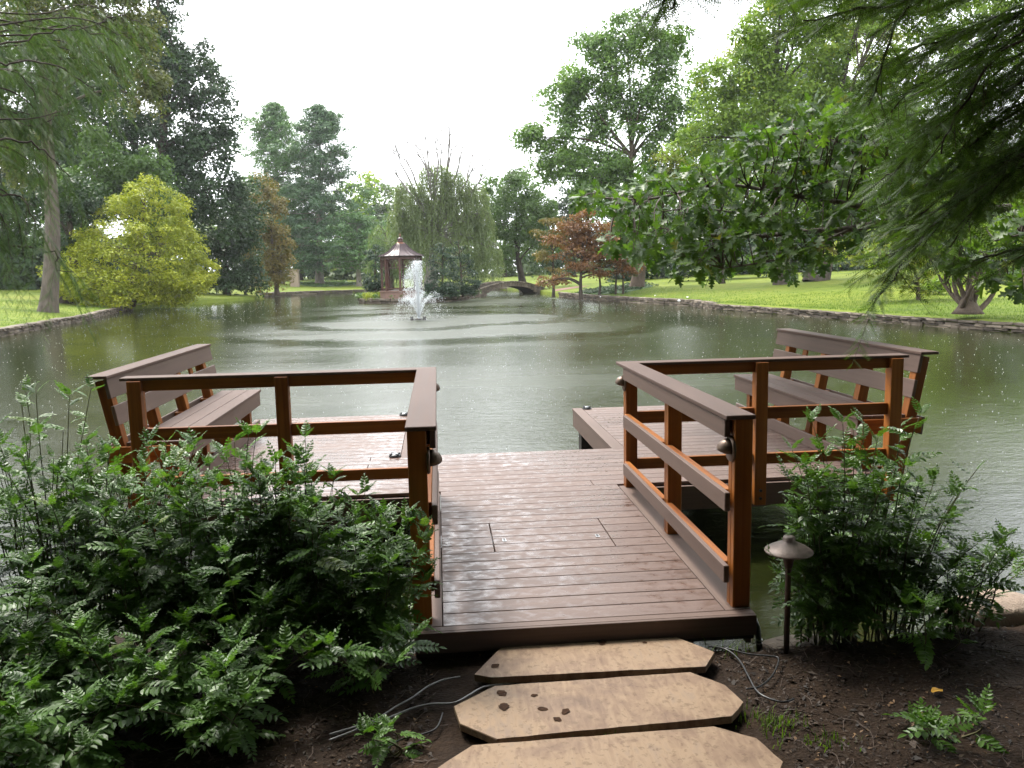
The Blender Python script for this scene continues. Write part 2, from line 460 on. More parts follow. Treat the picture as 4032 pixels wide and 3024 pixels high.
M['lf_pine'] = leaf_mat('pine_needles', (0.06, 0.135, 0.05), (0.165, 0.29, 0.095), transl=.25)
M['lf_pine_blue'] = leaf_mat('pine_needles_bluish', (0.045, 0.1, 0.052), (0.125, 0.22, 0.1), transl=.2)
M['lf_spruce'] = leaf_mat('spruce_needles', (0.014, 0.034, 0.018), (0.046, 0.094, 0.046), transl=.15)
M['lf_willow'] = leaf_mat('willow_leaves', (0.12, 0.165, 0.075), (0.28, 0.34, 0.16), transl=.35)
M['lf_willow2'] = leaf_mat('willow_leaves_pale', (0.095, 0.149, 0.061), (0.203, 0.270, 0.115), transl=.35)
M['lf_maple_red'] = leaf_mat('maple_leaves_rust', (0.11, 0.045, 0.022), (0.28, 0.13, 0.05), (0.3, 0.24, 0.06), transl=.35)
M['lf_far'] = leaf_mat('leaf_far_wood', (0.054, 0.101, 0.041), (0.149, 0.209, 0.068), (0.270, 0.257, 0.081), transl=.3)
M['lf_oak'] = leaf_mat('oak_leaf', (0.042, 0.09, 0.02), (0.135, 0.225, 0.042), (0.22, 0.19, 0.03), transl=.45, rough=.42, spec=.35, rnd=True)
M['lf_cyp'] = leaf_mat('cypress_fronds', (0.04, 0.078, 0.018), (0.115, 0.195, 0.034), transl=.4, rough=.5)
M['lf_cyp_far'] = leaf_mat('cypress_fronds_pale', (0.04, 0.078, 0.03), (0.1, 0.155, 0.055), transl=.4, rough=.5)
M['lf_shrub'] = leaf_mat('shrub_leaflets', (0.035, 0.085, 0.024), (0.14, 0.27, 0.056), (0.26, 0.27, 0.05), transl=.32, rough=.42, spec=.35, rnd=True)
M['lf_shrub_new'] = leaf_mat('young_shrub_leaflets', (.07, .16, .02), (.13, .25, .04), transl=.4, rough=.4, spec=.4, rnd=True)
M['lf_shrub_r'] = leaf_mat('shrub_leaflets_right', (0.04, 0.09, 0.018), (0.13, 0.25, 0.042), (0.24, 0.26, 0.05), transl=.35, rough=.34, spec=.5, rnd=True)  # right-hand shrubs: their own yellow-green leaf colour
M['stem'] = plain_mat('green_brown_stems', (.07, .065, .025), .6, .3, 0, .4, 30)
M['twig'] = plain_mat('brown_twigs', (.05, .032, .022), .7, .3, 0, .3, 30)
M['grass'] = leaf_mat('grass_blades', (.06, .12, .014), (.15, .23, .03), transl=.4)
M['litter'] = leaf_mat('leaf_litter', (.014, .009, .006), (.075, .048, .03), (.26, .15, .07), transl=.05, rough=.7)
M['deadleaf'] = plain_mat('dead_brown_leaf', (.034, .016, .008), .8, .08, 0, .4, 60)
M['yellowleaf'] = plain_mat('yellow_leaf', (.5, .27, .03), .6, .3, 0, .2, 40)
M['white'] = plain_mat('white', (.75, .75, .72), .5, .4, 0, .1, 20)
M['copper'] = plain_mat('copper_roof', (.05, .03, .032), .42, .3, .15, .25, 3)
M['copper_new'] = plain_mat('bright_copper', (.2, .085, .045), .4, .5, .4, .25, 6)
M['brownpaint'] = plain_mat('brown_painted_wood', (.07, .03, .022), .5, .4, 0, .2, 10)
M['redstone'] = stone_mat('red_stone', (.10, .055, .045), (.16, .095, .075), (.22, .14, .11))
M['brick'] = stone_mat('pale_brick', (.20, .15, .115), (.28, .21, .16), (.33, .26, .2))
M['redpath'] = plain_mat('reddish_path', (.20, .125, .1), .9, .1, 0, .2, 3)  # plain reddish path surface, tone varies at random

# ------------------------------------------------------------------ pond outline and terrain
POND = [(-4.2, .75), (-2.9, .95), (-1.5, .30), (-.99, .20), (.3, .12), (.72, .02), (1.2, .06), (1.6, .12), (2.0, .14), (2.6, .2), (5, .9), (9, 4), (13.6, 9.8), (16.2, 15), (16.87, 20.2), (15.78, 26.55), (14.83, 32.8),
        (13.64, 39.4), (13.79, 43.0), (10.82, 55), (9.43, 68.4), (9.3, 76), (9.4, 82.5), (9.0, 92), (6, 100), (-2, 103), (-10.75, 102.9), (-14.57, 101.6), (-20.8, 94),
        (-18.6, 86), (-19.0, 76), (-21.8, 64.8), (-22.6, 58.5), (-20.6, 47), (-19.13, 39.2), (-18.02, 31.2), (-16.5, 22), (-13, 12), (-8, 4.2)]
PC = np.array([-1.0, 40.0])
_pp = np.array(POND)
def _polar_r(th):
    """distance from PC to the pond edge in direction th"""
    d = np.array([math.cos(th), math.sin(th)]); best = None
    for i in range(len(_pp)):
        a = _pp[i] - PC; b = _pp[(i + 1) % len(_pp)] - PC
        e = b - a; den = d[0] * e[1] - d[1] * e[0]
        if abs(den) < 1e-9: continue
        t = (a[0] * e[1] - a[1] * e[0]) / den; s_ = (a[0] * d[1] - a[1] * d[0]) / den
        if t > 0 and -1e-6 <= s_ <= 1 + 1e-6: best = t if best is None else max(best, t)
    return best or 30.0
NT = 900
# more angles towards the near bank, whose corners are close to the camera
TH = np.linspace(-math.pi, math.pi, NT, endpoint=False)
TH = np.sort(np.concatenate([TH, np.linspace(-math.pi / 2 - .14, -math.pi / 2 + .14, 240)]))
RB = np.array([_polar_r(t) for t in TH])
_sa = [-180, -145, -110, -90, -60, -48, -35, -20, 0, 20, 45, 70, 90, 110, 135, 150, 162, 180]
_sv = [.105, .07, .01, 0, .006, .012, .022, .04, .06, .064, .05, .035, .032, .035, .045, .06, .10, .105]
def ground_z(x, y):
    dx, dy = x - PC[0], y - PC[1]
    th = np.arctan2(dy, dx); rr = np.hypot(dx, dy)
    d = np.maximum(rr - np.interp(th, TH, RB, period=2 * math.pi), 0)
    s_ = np.interp(np.degrees(th), _sa, _sv)
    base = np.where(np.abs(np.degrees(th) + 90) < 18, -.40, -.24)
    und = .10 * np.sin(x * .21 + 1.3) * np.sin(y * .17) * np.clip(d / 12, 0, 1)
    return base + s_ * np.minimum(d, 20) + s_ * .4 * np.clip(d - 20, 0, 50) + und
offs = np.array([0, .15, .5, 1, 2, 3.5, 5.5, 8, 11, 15, 20, 27, 36, 50, 70, 100, 150, 250, 450.])
V = []
for o_ in offs:
    x = PC[0] + np.cos(TH) * (RB + o_); y = PC[1] + np.sin(TH) * (RB + o_)
    V.append(np.stack([x, y, ground_z(x, y)], 1))
skirt = V[0].copy(); skirt[:, 2] = -1.3
V = np.concatenate([skirt] + V); n_ = len(TH)
F = []
for i in range(len(offs)):
    a = np.arange(n_) + i * n_; b = np.roll(np.arange(n_), -1) + i * n_
    F.append(np.stack([a, b, b + n_, a + n_], 1)[:, ::-1])
lawn = obj('lawn', mesh_np('lawn', V, np.concatenate(F), M['lawn'], True)); lawn['kind'] = 'structure'
# water: one sheet, a little past the pond edge under the banks
ang = np.linspace(-math.pi, math.pi, 180, endpoint=False); rw = np.array([_polar_r(t) for t in ang]) + .25
wv = [(PC[0], PC[1], -.55)] + [(PC[0] + math.cos(t) * q, PC[1] + math.sin(t) * q, -.55) for t, q in zip(ang, rw)]
wf = [(0, i + 1, (i + 1) % 180 + 1) for i in range(180)]
water = obj('water', mesh_np('water', wv, wf, M['water'])); water['kind'] = 'structure'

# mulch bed on the near bank
rng = np.random.default_rng(3)
gx = np.concatenate([np.linspace(-14, -3.2, 16), np.linspace(-3.1, 3.1, 140), np.linspace(3.2, 14, 16)])
gy = np.concatenate([np.linspace(-14, -1.7, 14), np.linspace(-1.65, .5, 66)])
from mathutils import noise as mn
def bank_y(x): return float(np.interp(x, [-14, -8, -2.9, -1.5, -.99, .3, .72, 1.2, 1.6, 2.0, 2.6, 5, 14], [9, 4.4, 1.05, .34, .22, .12, .05, .08, .14, .16, .22, 1.0, 10]))
def mulch_z(x, y):
    z = -.135 + .018 * mn.fractal(Vector((x * 2.3, y * 2.3, 0)), 1.0, 2.0, 3) + .006 * mn.noise(Vector((x * 9, y * 9, 3)))
    z += .006 * mn.noise(Vector((x * 27, y * 27, 1)))
    e = y - (bank_y(x) - .02)
    if e > -.12: z -= .9 * max(0.0, e + .12) ** 1.0 * (1 if e < .1 else 1.2)
    if x > -.85 and x < .65 and -1.4 < y < .05: z = min(z, -.123)
    return max(z, -1.0)
gv = [(x, y, mulch_z(x, y)) for y in gy for x in gx]
nx = len(gx); gf = [(j * nx + i, j * nx + i + 1, (j + 1) * nx + i + 1, (j + 1) * nx + i) for j in range(len(gy) - 1) for i in range(nx - 1)]
mulch = obj('mulch_bed', mesh_np('mulch_bed', gv, gf, M['mulch'], True)); mulch['kind'] = 'structure'

# ------------------------------------------------------------------ stacked stone walls
STONES = []
def _stone_mesh(seed):
    r_ = random.Random(seed); bm = bmesh.new(); bmesh.ops.create_cube(bm, size=1.0)
    bmesh.ops.bevel(bm, geom=list(bm.edges), offset=.11, segments=1, affect='EDGES', profile=.5)
    for v in bm.verts: v.co += Vector((r_.uniform(-.05, .05), r_.uniform(-.08, .08), r_.uniform(-.07, .07)))
    me = bpy.data.meshes.new('stone'); bm.to_mesh(me); bm.free(); me.materials.append(M['stone']); return me
for i in range(12): STONES.append(_stone_mesh(i))
def polyline(pts, step):
    P = np.array(pts, float); seg = np.hypot(*np.diff(P, axis=0).T); s_ = np.concatenate([[0], np.cumsum(seg)])
    t = np.arange(0, s_[-1], step); return np.stack([np.interp(t, s_, P[:, 0]), np.interp(t, s_, P[:, 1])], 1), s_[-1]
def along(pts, t):
    P = np.array(pts, float); seg = np.hypot(*np.diff(P, axis=0).T); s_ = np.concatenate([[0], np.cumsum(seg)])
    t = min(max(t, 0), s_[-1] - 1e-3); i = int(np.searchsorted(s_, t, side='right') - 1); i = min(i, len(seg) - 1)
    d = (P[i + 1] - P[i]) / seg[i]
    return P[i] + d * (t - s_[i]), d, s_[-1]
def stone_wall(label, pts, z0, z1, courses, lmin, lmax, depth=.3, maxn=300, seed=1, inward=1, capstone=True, mats=None):
    """pts run so that the water lies on the left-hand side times inward"""
    r_ = random.Random(seed); _, _, L = along(pts, 0)
    base, _, _ = along(pts, L / 2)
    t = thing('stone_wall', label, 'stone wall', (base[0], base[1], z0))
    core = MB(); q, _ = polyline(pts, .6)
    for i in range(len(q) - 1):
        d = q[i + 1] - q[i]; ln = np.hypot(*d)
        if ln < 1e-6: continue
        d = d / ln; nrm = np.array([-d[1], d[0]]) * inward
        c = (q[i] + q[i + 1]) / 2 - nrm * (depth * .5 + .03) - base
        core.box((c[0], c[1], (z1 - z0) / 2 - .03), (ln + .08, depth, (z1 - z0) - .05), Matrix.Rotation(math.atan2(d[1], d[0]), 3, 'Z'))
    core.obj('wall_core', M['mortar'], t)
    items = []
    ch = (z1 - z0) / courses
    for k in range(courses):
        s_ = r_.uniform(-.2, 0)
        while s_ < L:
            ln = r_.uniform(lmin, lmax) * (1.15 if k == courses - 1 else 1)
            p, d, _ = along(pts, s_ + ln / 2)
            items.append((p, d, ln, z0 + ch * (k + .5), ch)); s_ += ln
    items.sort(key=lambda a: np.hypot(a[0][0] - CX, a[0][1] - CY))
    rest = MB()
    for j, (p, d, ln, z, ch_) in enumerate(items):
        nrm = np.array([-d[1], d[0]]) * inward
        dep = depth * r_.uniform(.85, 1.1); top = z > z1 - ch_
        c = p - nrm * (dep / 2 - r_.uniform(.07, .14))
        sc = Vector((ln * r_.uniform(.92, 1.0), dep * (1.25 if top else 1), ch_ * r_.uniform(.86, 1.02)))
        rot = Euler((r_.uniform(-.05, .05), r_.uniform(-.04, .04), math.atan2(d[1], d[0]) + r_.uniform(-.05, .05)))
        mt = Matrix.LocRotScale(Vector((c[0] - base[0], c[1] - base[1], z - z0 + r_.uniform(-.012, .012))), rot, sc)
        if j < maxn:
            o = obj('stone', STONES[r_.randrange(12)], t); o.matrix_local = mt
        else:
            me = STONES[r_.randrange(12)]
            rest.add([mt @ v.co for v in me.vertices], [tuple(f.vertices) for f in me.polygons])
    if rest.v:
        o = rest.obj('stone_course', M['stone'], t); o['kind'] = 'stuff'
    return t
RW = [(17.6, 12.5), (16.87, 20.2), (15.78, 26.55), (14.83, 32.8), (13.64, 39.4)]
RW2 = [(13.62, 39.2), (13.79, 43.0), (10.82, 55), (9.55, 66.5)]
stone_wall('low stacked stone wall edging the right-hand lawn, nearest the dock', RW, -.62, -.25, 4, .34, .75, .32, 300, 1)
stone_wall('farther stretch of stacked stone wall running from the step-back to the maples', RW2, -.62, -.16, 3, .4, .8, .32, 200, 2)
LW = [(-23.0, 63.5), (-22.6, 58.5), (-21.0, 49.5), (-19.6, 43.5), (-19.13, 39.2), (-18.02, 31.2), (-17.4, 27)]
stone_wall('dark stacked stone wall edging the left-hand lawn below the golden cypress', LW, -.62, -.2, 3, .35, .75, .32, 260, 3)
FW = [(9.3, 92), (6, 100), (-2, 103), (-10.75, 102.9), (-14.57, 101.6), (-20.8, 94), (-19.0, 86)]
stone_wall('far low stone wall along the lawn across the pond', FW, -.7, -.16, 2, .6, 1.3, .3, 60, 4)

# ------------------------------------------------------------------ the dock
XS_L, XS_R, XO_L, XO_R = -.758, .566, -.882, .69          # board ends, outer edges of the walkway
Y_PN, Y_NOTCH, Y_FAR = 2.404, 3.644, 5.994
XP_L, XP_R = -2.82, 2.64                                   # outer edges of the wings
XI_L, XI_R = -.985, .792                                   # inner edges of the wings
TH_D = .026
dock = thing('wooden_dock', 'T-shaped brown composite plank dock with two wings over the water', 'dock', (-.096, 0, 0))
y = .052; PIT = .1405; row = 0
plank('edge_board', dock, M['trim'], (XO_L, 0.0, -TH_D), (XO_R, .048, .0), .002)
while y < Y_FAR - .12:
    y1 = y + PIT - .0068
    if y < Y_PN - .1:
        if 1.0 < y < 1.56:
            for a, b in ((XS_L + .004, -.452), (-.446, .253), (.259, XS_R - .004)):
                plank('deck_board', dock, M['deck'], (a, y, -TH_D), (b, y1, 0), .0022)
        else:
            plank('deck_board', dock, M['deck'], (XS_L + .004, y, -TH_D), (XS_R - .004, y1, 0), .0022)
    elif y < Y_NOTCH - .05:
        for a, b in (((XP_L, .385), (.39, XP_R)) if row == 17 else ((XP_L, -1.36), (-1.355, XP_R)) if row % 2 else ((XP_L, XP_R),)):
            plank('deck_board', dock, M['deck'], (a, y, -TH_D), (b, y1, 0), .0022)
    else:
        plank('deck_board', dock, M['deck'], (XP_L, y, -TH_D), (XI_L - .116, y1, 0), .0022)
        plank('deck_board', dock, M['deck'], (XI_R + .116, y, -TH_D), (XP_R, y1, 0), .0022)
    y += PIT; row += 1
plank('edge_board', dock, M['trim'], (XS_R, .05, -TH_D), (XO_R, Y_PN - .02, .001), .002)
plank('edge_board', dock, M['trim'], (XO_L, .05, -TH_D), (XS_L, Y_PN - .02, .001), .002)
plank('edge_board', dock, M['trim'], (XI_R, Y_NOTCH + .01, -TH_D), (XI_R + .112, Y_FAR - .03, .001), .002)
plank('edge_board', dock, M['trim'], (XI_L - .112, Y_NOTCH + .01, -TH_D), (XI_L, Y_FAR - .03, .001), .002)
def fascia(lo, hi, m='trim'): return plank('fascia_board', dock, M[m], lo, hi, .002)
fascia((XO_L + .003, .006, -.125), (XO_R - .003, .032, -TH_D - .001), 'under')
plank('front_fascia', dock, M['trim'], (XO_L, -.018, -.098), (XO_R, .005, -.0015), .002)
fascia((XO_R - .03, .035, -.16), (XO_R - .004, Y_PN - .03, -TH_D - .001)); fascia((XO_L + .004, .035, -.16), (XO_L + .03, Y_PN - .03, -TH_D - .001))
for a, b in ((XP_L, XO_L), (XO_R, XP_R)):
    fascia((a, Y_PN - .012, -.21), (b, Y_PN + .014, -TH_D - .001))
    fascia((a if a < 0 else XI_R + .01, Y_FAR - .06, -.21), (b if a > 0 else XI_L - .01, Y_FAR - .035, -TH_D - .001))
fascia((XI_R + .004, Y_NOTCH + .012, -.205), (XI_R + .03, Y_FAR - .062, -TH_D - .001)); fascia((XI_L - .03, Y_NOTCH + .012, -.205), (XI_L - .004, Y_FAR - .062, -TH_D - .001))
fascia((XI_L, Y_NOTCH - .02, -.205), (XI_R, Y_NOTCH + .005, -TH_D - .001))
fascia((XP_L + .004, Y_PN + .016, -.21), (XP_L + .03, Y_FAR - .064, -TH_D - .001)); fascia((XP_R - .03, Y_PN + .016, -.21), (XP_R - .004, Y_FAR - .064, -TH_D - .001))
for yy in (.4, 1.2, 2.0):
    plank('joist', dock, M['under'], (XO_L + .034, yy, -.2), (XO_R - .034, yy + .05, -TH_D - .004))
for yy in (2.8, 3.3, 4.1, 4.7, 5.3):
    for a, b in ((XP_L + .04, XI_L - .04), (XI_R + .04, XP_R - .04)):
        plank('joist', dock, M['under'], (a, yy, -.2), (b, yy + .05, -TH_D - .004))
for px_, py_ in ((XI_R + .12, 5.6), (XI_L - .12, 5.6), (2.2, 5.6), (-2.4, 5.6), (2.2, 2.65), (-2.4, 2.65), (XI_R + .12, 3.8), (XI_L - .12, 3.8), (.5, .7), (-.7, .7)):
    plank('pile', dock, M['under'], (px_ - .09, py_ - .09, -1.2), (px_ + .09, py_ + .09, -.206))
# flush pulls of the hatch
for hx in (-.38, .184):
    m_ = MB(); m_.box((0, 0, 0), (.022, .05, .002)); h_ = m_.obj('hatch_pull', M['steel'], dock, loc=(hx + .096, 1.235, .0022))
    m_ = MB(); m_.box((0, .004, 0), (.012, .03, .0015)); m_.obj('recess', M['black'], h_, loc=(0, 0, .0022))

# ------------------------------------------------------------------ railings
ZB = ((.815, .9), (.466, .556), (.12, .204))      # top, middle, low rail
CAP0, CAP1 = .9015, .9226
def railing(sgn, label):
    """sgn=+1 right, -1 left; built for the right, mirrored about the walkway's centre line"""
    mx = (lambda x: x) if sgn > 0 else (lambda x: -.196 - x)
    t = thing('dock_railing', label, 'railing', (mx(.65), .1, 0), 'railings of the dock')
    def pl(name, mat, lo, hi, b=.003):
        a, c = mx(lo[0]), mx(hi[0])
        return plank(name, t, M[mat], (min(a, c), lo[1], lo[2]), (max(a, c), hi[1], hi[2]), b)
    XE = 2.70 if sgn > 0 else 2.68        # end post outer face
    # walkway leg: composite boards inside, cedar behind, three posts
    for i, (z0, z1) in enumerate(ZB):
        pl('rail_board', 'trim', (.566, .085 if i else .10, z0), (.592, 2.235, z1))
        for ya, yb in ((.16, 1.195), (1.29, 2.315)):
            pl('cedar_rail', 'cedar', (.5935, ya, z0 + .005), (.632, yb, z1 - .004))
    for k, ya in enumerate((.075, 1.20, 2.32)):
        zb = -.13 if k < 2 else -.2
        pl('post', 'cedar', (.607, ya, zb), (.692, ya + .04, CAP0 - .0015)); pl('post', 'cedar', (.6075, ya + .043, zb), (.6925, ya + .085, CAP0 - .0015))
    pl('cap_board', 'trim_wet', (.560, .062, CAP0), (.699, 2.317, CAP1), .003)
    m_ = MB()
    for z0, z1 in ZB:
        for ys in (.13, 1.225, 1.26, 2.2):
            for zz in (z0 + .022, z1 - .022):
                m_.lathe([(.0032, -.0004), (.0032, .0006), (.001, .0007)], 6)
                k_ = 18; V_ = m_.v[-k_:]; m_.v[-k_:] = [(mx(.566) - t.location[0] - sgn * v[2], ys - t.location[1] + v[0], zz + v[1]) for v in V_]
    o_ = m_.obj('screw_heads', M['black'], t); o_['kind'] = 'stuff'
    # cross leg in front of the wing
    pl('cap_board', 'trim_wet', (.562, 2.3195, CAP0 - .0005), (XE + .05, 2.458, CAP1 - .001), .003)
    xm = 1.575 if sgn > 0 else 1.595
    for z0, z1 in ((.826, .9), (.474, .562), (.132, .212)):
        for a, b in ((.694, xm - .002), (xm + .092, XE - .095)):
            pl('cedar_rail', 'cedar', (a, 2.335, z0), (b, 2.374, z1))
    pl('post', 'cedar', (xm, 2.302, -.172), (xm + .09, 2.389, CAP0 - .002)); pl('post', 'cedar', (XE - .093, 2.302, -.19), (XE, 2.389, CAP0 - .002))
    for px_, pz in ((xm + .045, -.06), (xm + .045, -.12), (XE - .045, -.06), (XE - .045, -.12)):
        m_ = MB(); m_.tube([(0, 0, 0), (0, -.012, 0)], .011, 8); m_.obj('bolt', M['black'], t, loc=Vector((mx(px_), 2.303, pz)) - t.location)
    return t
railing(1, 'right-hand cedar and composite railing beside the walkway, by the path lamp')
railing(-1, 'left-hand cedar and composite railing rising from the leafy shrubs')

# ------------------------------------------------------------------ benches
def bench(sgn, label):
    mx = (lambda x: x) if sgn > 0 else (lambda x: -.125 - x)
    t = thing('bench', label, 'bench', (mx(2.7), 3.9, 0), 'benches on the dock wings')
    Y0, Y1 = 2.53, 5.27
    def pl(name, mat, lo, hi, b=.003, tilt=None, piv=None):
        a, c = mx(lo[0]), mx(hi[0])
        Mx = None
        if tilt is not None:
            Mx = Matrix.Rotation(tilt * sgn, 3, 'Y'); piv = (mx(piv[0]), piv[1], piv[2])
        return plank(name, t, M[mat], (min(a, c), lo[1], lo[2]), (max(a, c), hi[1], hi[2]), b, Mx, piv)
    pl('cap_board', 'trim_wet', (2.955, Y0 - .02, .8965), (3.10, Y1 + .02, .919))
    T = R(9.5)
    pl('back_slat', 'trim', (2.952, Y0, .752), (2.978, Y1, .8945), .003, T, (2.965, 0, .823))
    pl('back_slat', 'trim', (2.914, Y0, .557), (2.940, Y1, .700), .003, T, (2.927, 0, .628))
    for ys in (2.555, 3.33, 4.10, 4.92):
        # slanted back post from deck rim to the cap
        pl('back_post', 'cedar', (2.865, ys, -.075), (2.948, ys + .088, .892), .003, R(10.6), (2.895, 0, .30))
        pl('seat_arm', 'cedar', (2.512, ys + .0885, .284), (2.988, ys + .127, .4035))
        pl('seat_arm', 'cedar', (2.512, ys - .0395, .284), (2.988, ys - .0005, .4035))
        pl('front_leg', 'cedar', (2.525, ys, .0015), (2.613, ys + .0875, .402))
        pl('outrigger', 'cedar', (2.55, ys + .0885, -.085), (2.93, ys + .127, -.004 if sgn > 0 else -.004))
    for yc in (2.95, 3.72, 4.55):
        pl('cleat', 'cedar', (2.9705, yc, .60), (2.99, yc + .09, .86), .002, T, (2.96, 0, .73))
    # the seat: three boards, apron under the front edge, board behind
    for a, b in ((2.470, 2.598), (2.603, 2.742), (2.747, 2.868)):
        pl('seat_board', 'trim_wet', (a, Y0 + .01, .405), (b, Y1 - .01, .431))
    pl('apron', 'trim', (2.484, Y0 + .015, .266), (2.510, Y1 - .015, .4035))
    pl('kick_board', 'trim', (2.496, Y0 + .0, .002), (2.523, Y1 - .02, .116))
    pl('rim_board', 'trim', (2.990, Y0, .27), (3.016, Y1, .408), .003, R(8), (3.0, 0, .34))
    return t
bench(1, 'right-hand brown slatted bench with slanted back, turned towards the dock')
bench(-1, 'left-hand brown slatted bench with slanted back, behind the shrubs')

# ------------------------------------------------------------------ small dock fittings
def post_light(x, y, z, sgn, label):
    t = thing('post_light', label, 'lamp', (x, y, z), 'round bronze lights on the railing posts')
    m_ = MB(); m_.lathe([(.062, 0), (.062, .008), (.056, .014), (.02, .016)], 20)
    p = m_.obj('back_plate', M['bronze'], t, True)
    # a half-dome hood, open below
    V, F_ = [], []
    nu, nv = 12, 8
    for i in range(nv + 1):
        ph = math.pi / 2 * i / nv
        for k in range(nu + 1):
            a = -R(20) + R(220) * k / nu
            rr = .05 * math.cos(ph)
            V.append((rr * math.cos(a), rr * math.sin(a), .014 + .055 * math.sin(ph)))
    for i in range(nv):
        for k in range(nu):
            q = i * (nu + 1) + k; F_.append((q, q + 1, q + nu + 2, q + nu + 1))
    m_ = MB(); m_.add(V, F_); h = m_.obj('hood', M['bronze'], t, True)
    md = h.modifiers.new('thick', 'SOLIDIFY'); md.thickness = .004
    m_ = MB(); m_.lathe([(.024, .014), (.024, .036), (.014, .044)], 12); b_ = m_.obj('lens', M['glass'], t, True)
    rot = Matrix(((0, 0, -sgn), (sgn, 0, 0), (0, 1, 0))).transposed() if False else None
    # local Z -> towards the walkway, local Y -> up
    zx = Vector((-sgn, 0, 0)); yx = Vector((0, 0, 1)); xx = yx.cross(zx)
    mm = Matrix((xx, yx, zx)).transposed().to_4x4()
    for o in (p, h, b_): o.matrix_local = mm
    return t
post_light(.607, .118, .757, 1, 'bronze hooded light on the near post of the right railing')
post_light(.607, 2.362, .775, 1, 'bronze hooded light on the far post of the right railing')
post_light(-.803, .118, .757, -1, 'bronze hooded light on the near post of the left railing')
post_light(-.803, 2.362, .775, -1, 'bronze hooded light on the far post of the left railing')
def puck(x, y, label):
    t = thing('deck_light', label, 'deck light', (x, y, .001), 'round black lights set on the deck corners')
    m_ = MB(); m_.lathe([(.055, 0), (.055, .006), (.048, .02), (.03, .022)], 20); m_.obj('housing', M['black'], t, True)
    m_ = MB(); m_.lathe([(.03, .0225), (.027, .027), (.01, .028)], 14); m_.obj('lens', M['glass'], t, True)
    for k in range(4):
        a = k * math.pi / 2 + .6; m_ = MB(); m_.box((.043 * math.cos(a), .043 * math.sin(a), .024), (.02, .014, .012), Matrix.Rotation(a, 3, 'Z')); m_.obj('lug', M['black'], t)
puck(.955, 5.89, 'round black deck light at the far corner of the right wing')
puck(-1.148, 3.70, 'round black deck light beside the inner corner of the left wing')
puck(-1.15, 5.88, 'round black deck light at the far corner of the left wing')

# corrugated hose under the right corner
hs = thing('drain_hose', 'black hose with two pale bands hanging beside the dock corner', 'hose', (.70, -.01, -.16))
m_ = MB(); m_.tube([(.0, .05, .12), (0, .01, .09), (.004, -.005, .02), (.008, -.01, -.06)], [.012, .013, .014, .014], 10); m_.obj('tube', M['black'], hs, True)
for zz in (.035, .018):
    m_ = MB(); m_.tube([(.003, -.003, zz), (.0035, -.004, zz + .006)], .016, 10); m_.obj('clamp', M['steel'], hs, True)

# mushroom path lamp
lb = (.787, -.126, -.15)
pl_ = thing('path_lamp', 'bronze mushroom-topped path lamp standing in the mulch beside the shrub', 'lamp', lb)
m_ = MB(); m_.lathe([(.0125, -.05), (.0125, .36), (.014, .40), (.02, .43), (.026, .455), (.028, .478), (.012, .48)], 14); m_.obj('stem', M['lampstem'], pl_, True)
m_ = MB(); m_.lathe([(.104, .484), (.1055, .487), (.104, .491), (.08, .507), (.055, .519), (.036, .528), (.029, .532), (.0275, .534), (.027, .548), (.024, .554), (.012, .556)], 28)
m_.obj('shade', M['lampshade'], pl_, True)

# ------------------------------------------------------------------ stepping slabs
def slab(label, pts, z=-.08, th=.03):
    c = np.mean(pts, axis=0)
    me_b = MB(); n = len(pts)
    r_ = random.Random(label)
    # finely split rim so that edges are not ruler-straight
    rim = []
    for i in range(n):
        a = np.array(pts[i]); b = np.array(pts[(i + 1) % n]); k = max(2, int(np.hypot(*(b - a)) / .05))
        for j in range(k):
            p = a + (b - a) * j / k
            if j: p = p + np.array([r_.uniform(-.0022, .0022), r_.uniform(-.0022, .0022)])
            rim.append(p - c)
    m = len(rim)
    V = [(p[0] * .997, p[1] * .994, 0) for p in rim] + [(p[0], p[1], -.004) for p in rim] + [(p[0] * .995, p[1] * .99, -th) for p in rim]
    F_ = [tuple(range(m))] + [(i, i + m, (i + 1) % m + m, (i + 1) % m) for i in range(m)] + [(i + m, i + 2 * m, (i + 1) % m + 2 * m, (i + 1) % m + m) for i in range(m)]
    F_ = [F_[0]] + [f for f in F_[1:]]
    me_b.add(V, F_)
    o = me_b.obj('stepping_slab', M['slab'], loc=(c[0], c[1], z))
    tag(o, label, 'stepping stone', 'tan slabs leading to the dock')
slab('tan stone slab butted against the front edge of the dock', [(-.63, -.27), (-.50, -.03), (.31, -.028), (.43, -.20), (.35, -.325), (-.56, -.305)][::-1])
slab('middle tan stone slab with several dark leaves on it', [(-.72, -.52), (-.55, -.378), (.27, -.365), (.375, -.49), (.40, -.63), (.32, -.725), (-.57, -.772), (-.70, -.65)][::-1])
slab('tan stone slab nearest the viewer, cut off by the bottom edge', [(-.79, -.93), (-.66, -.80), (.23, -.785), (.355, -.88), (.39, -1.03), (.30, -1.16), (-.62, -1.2), (-.78, -1.08)][::-1])

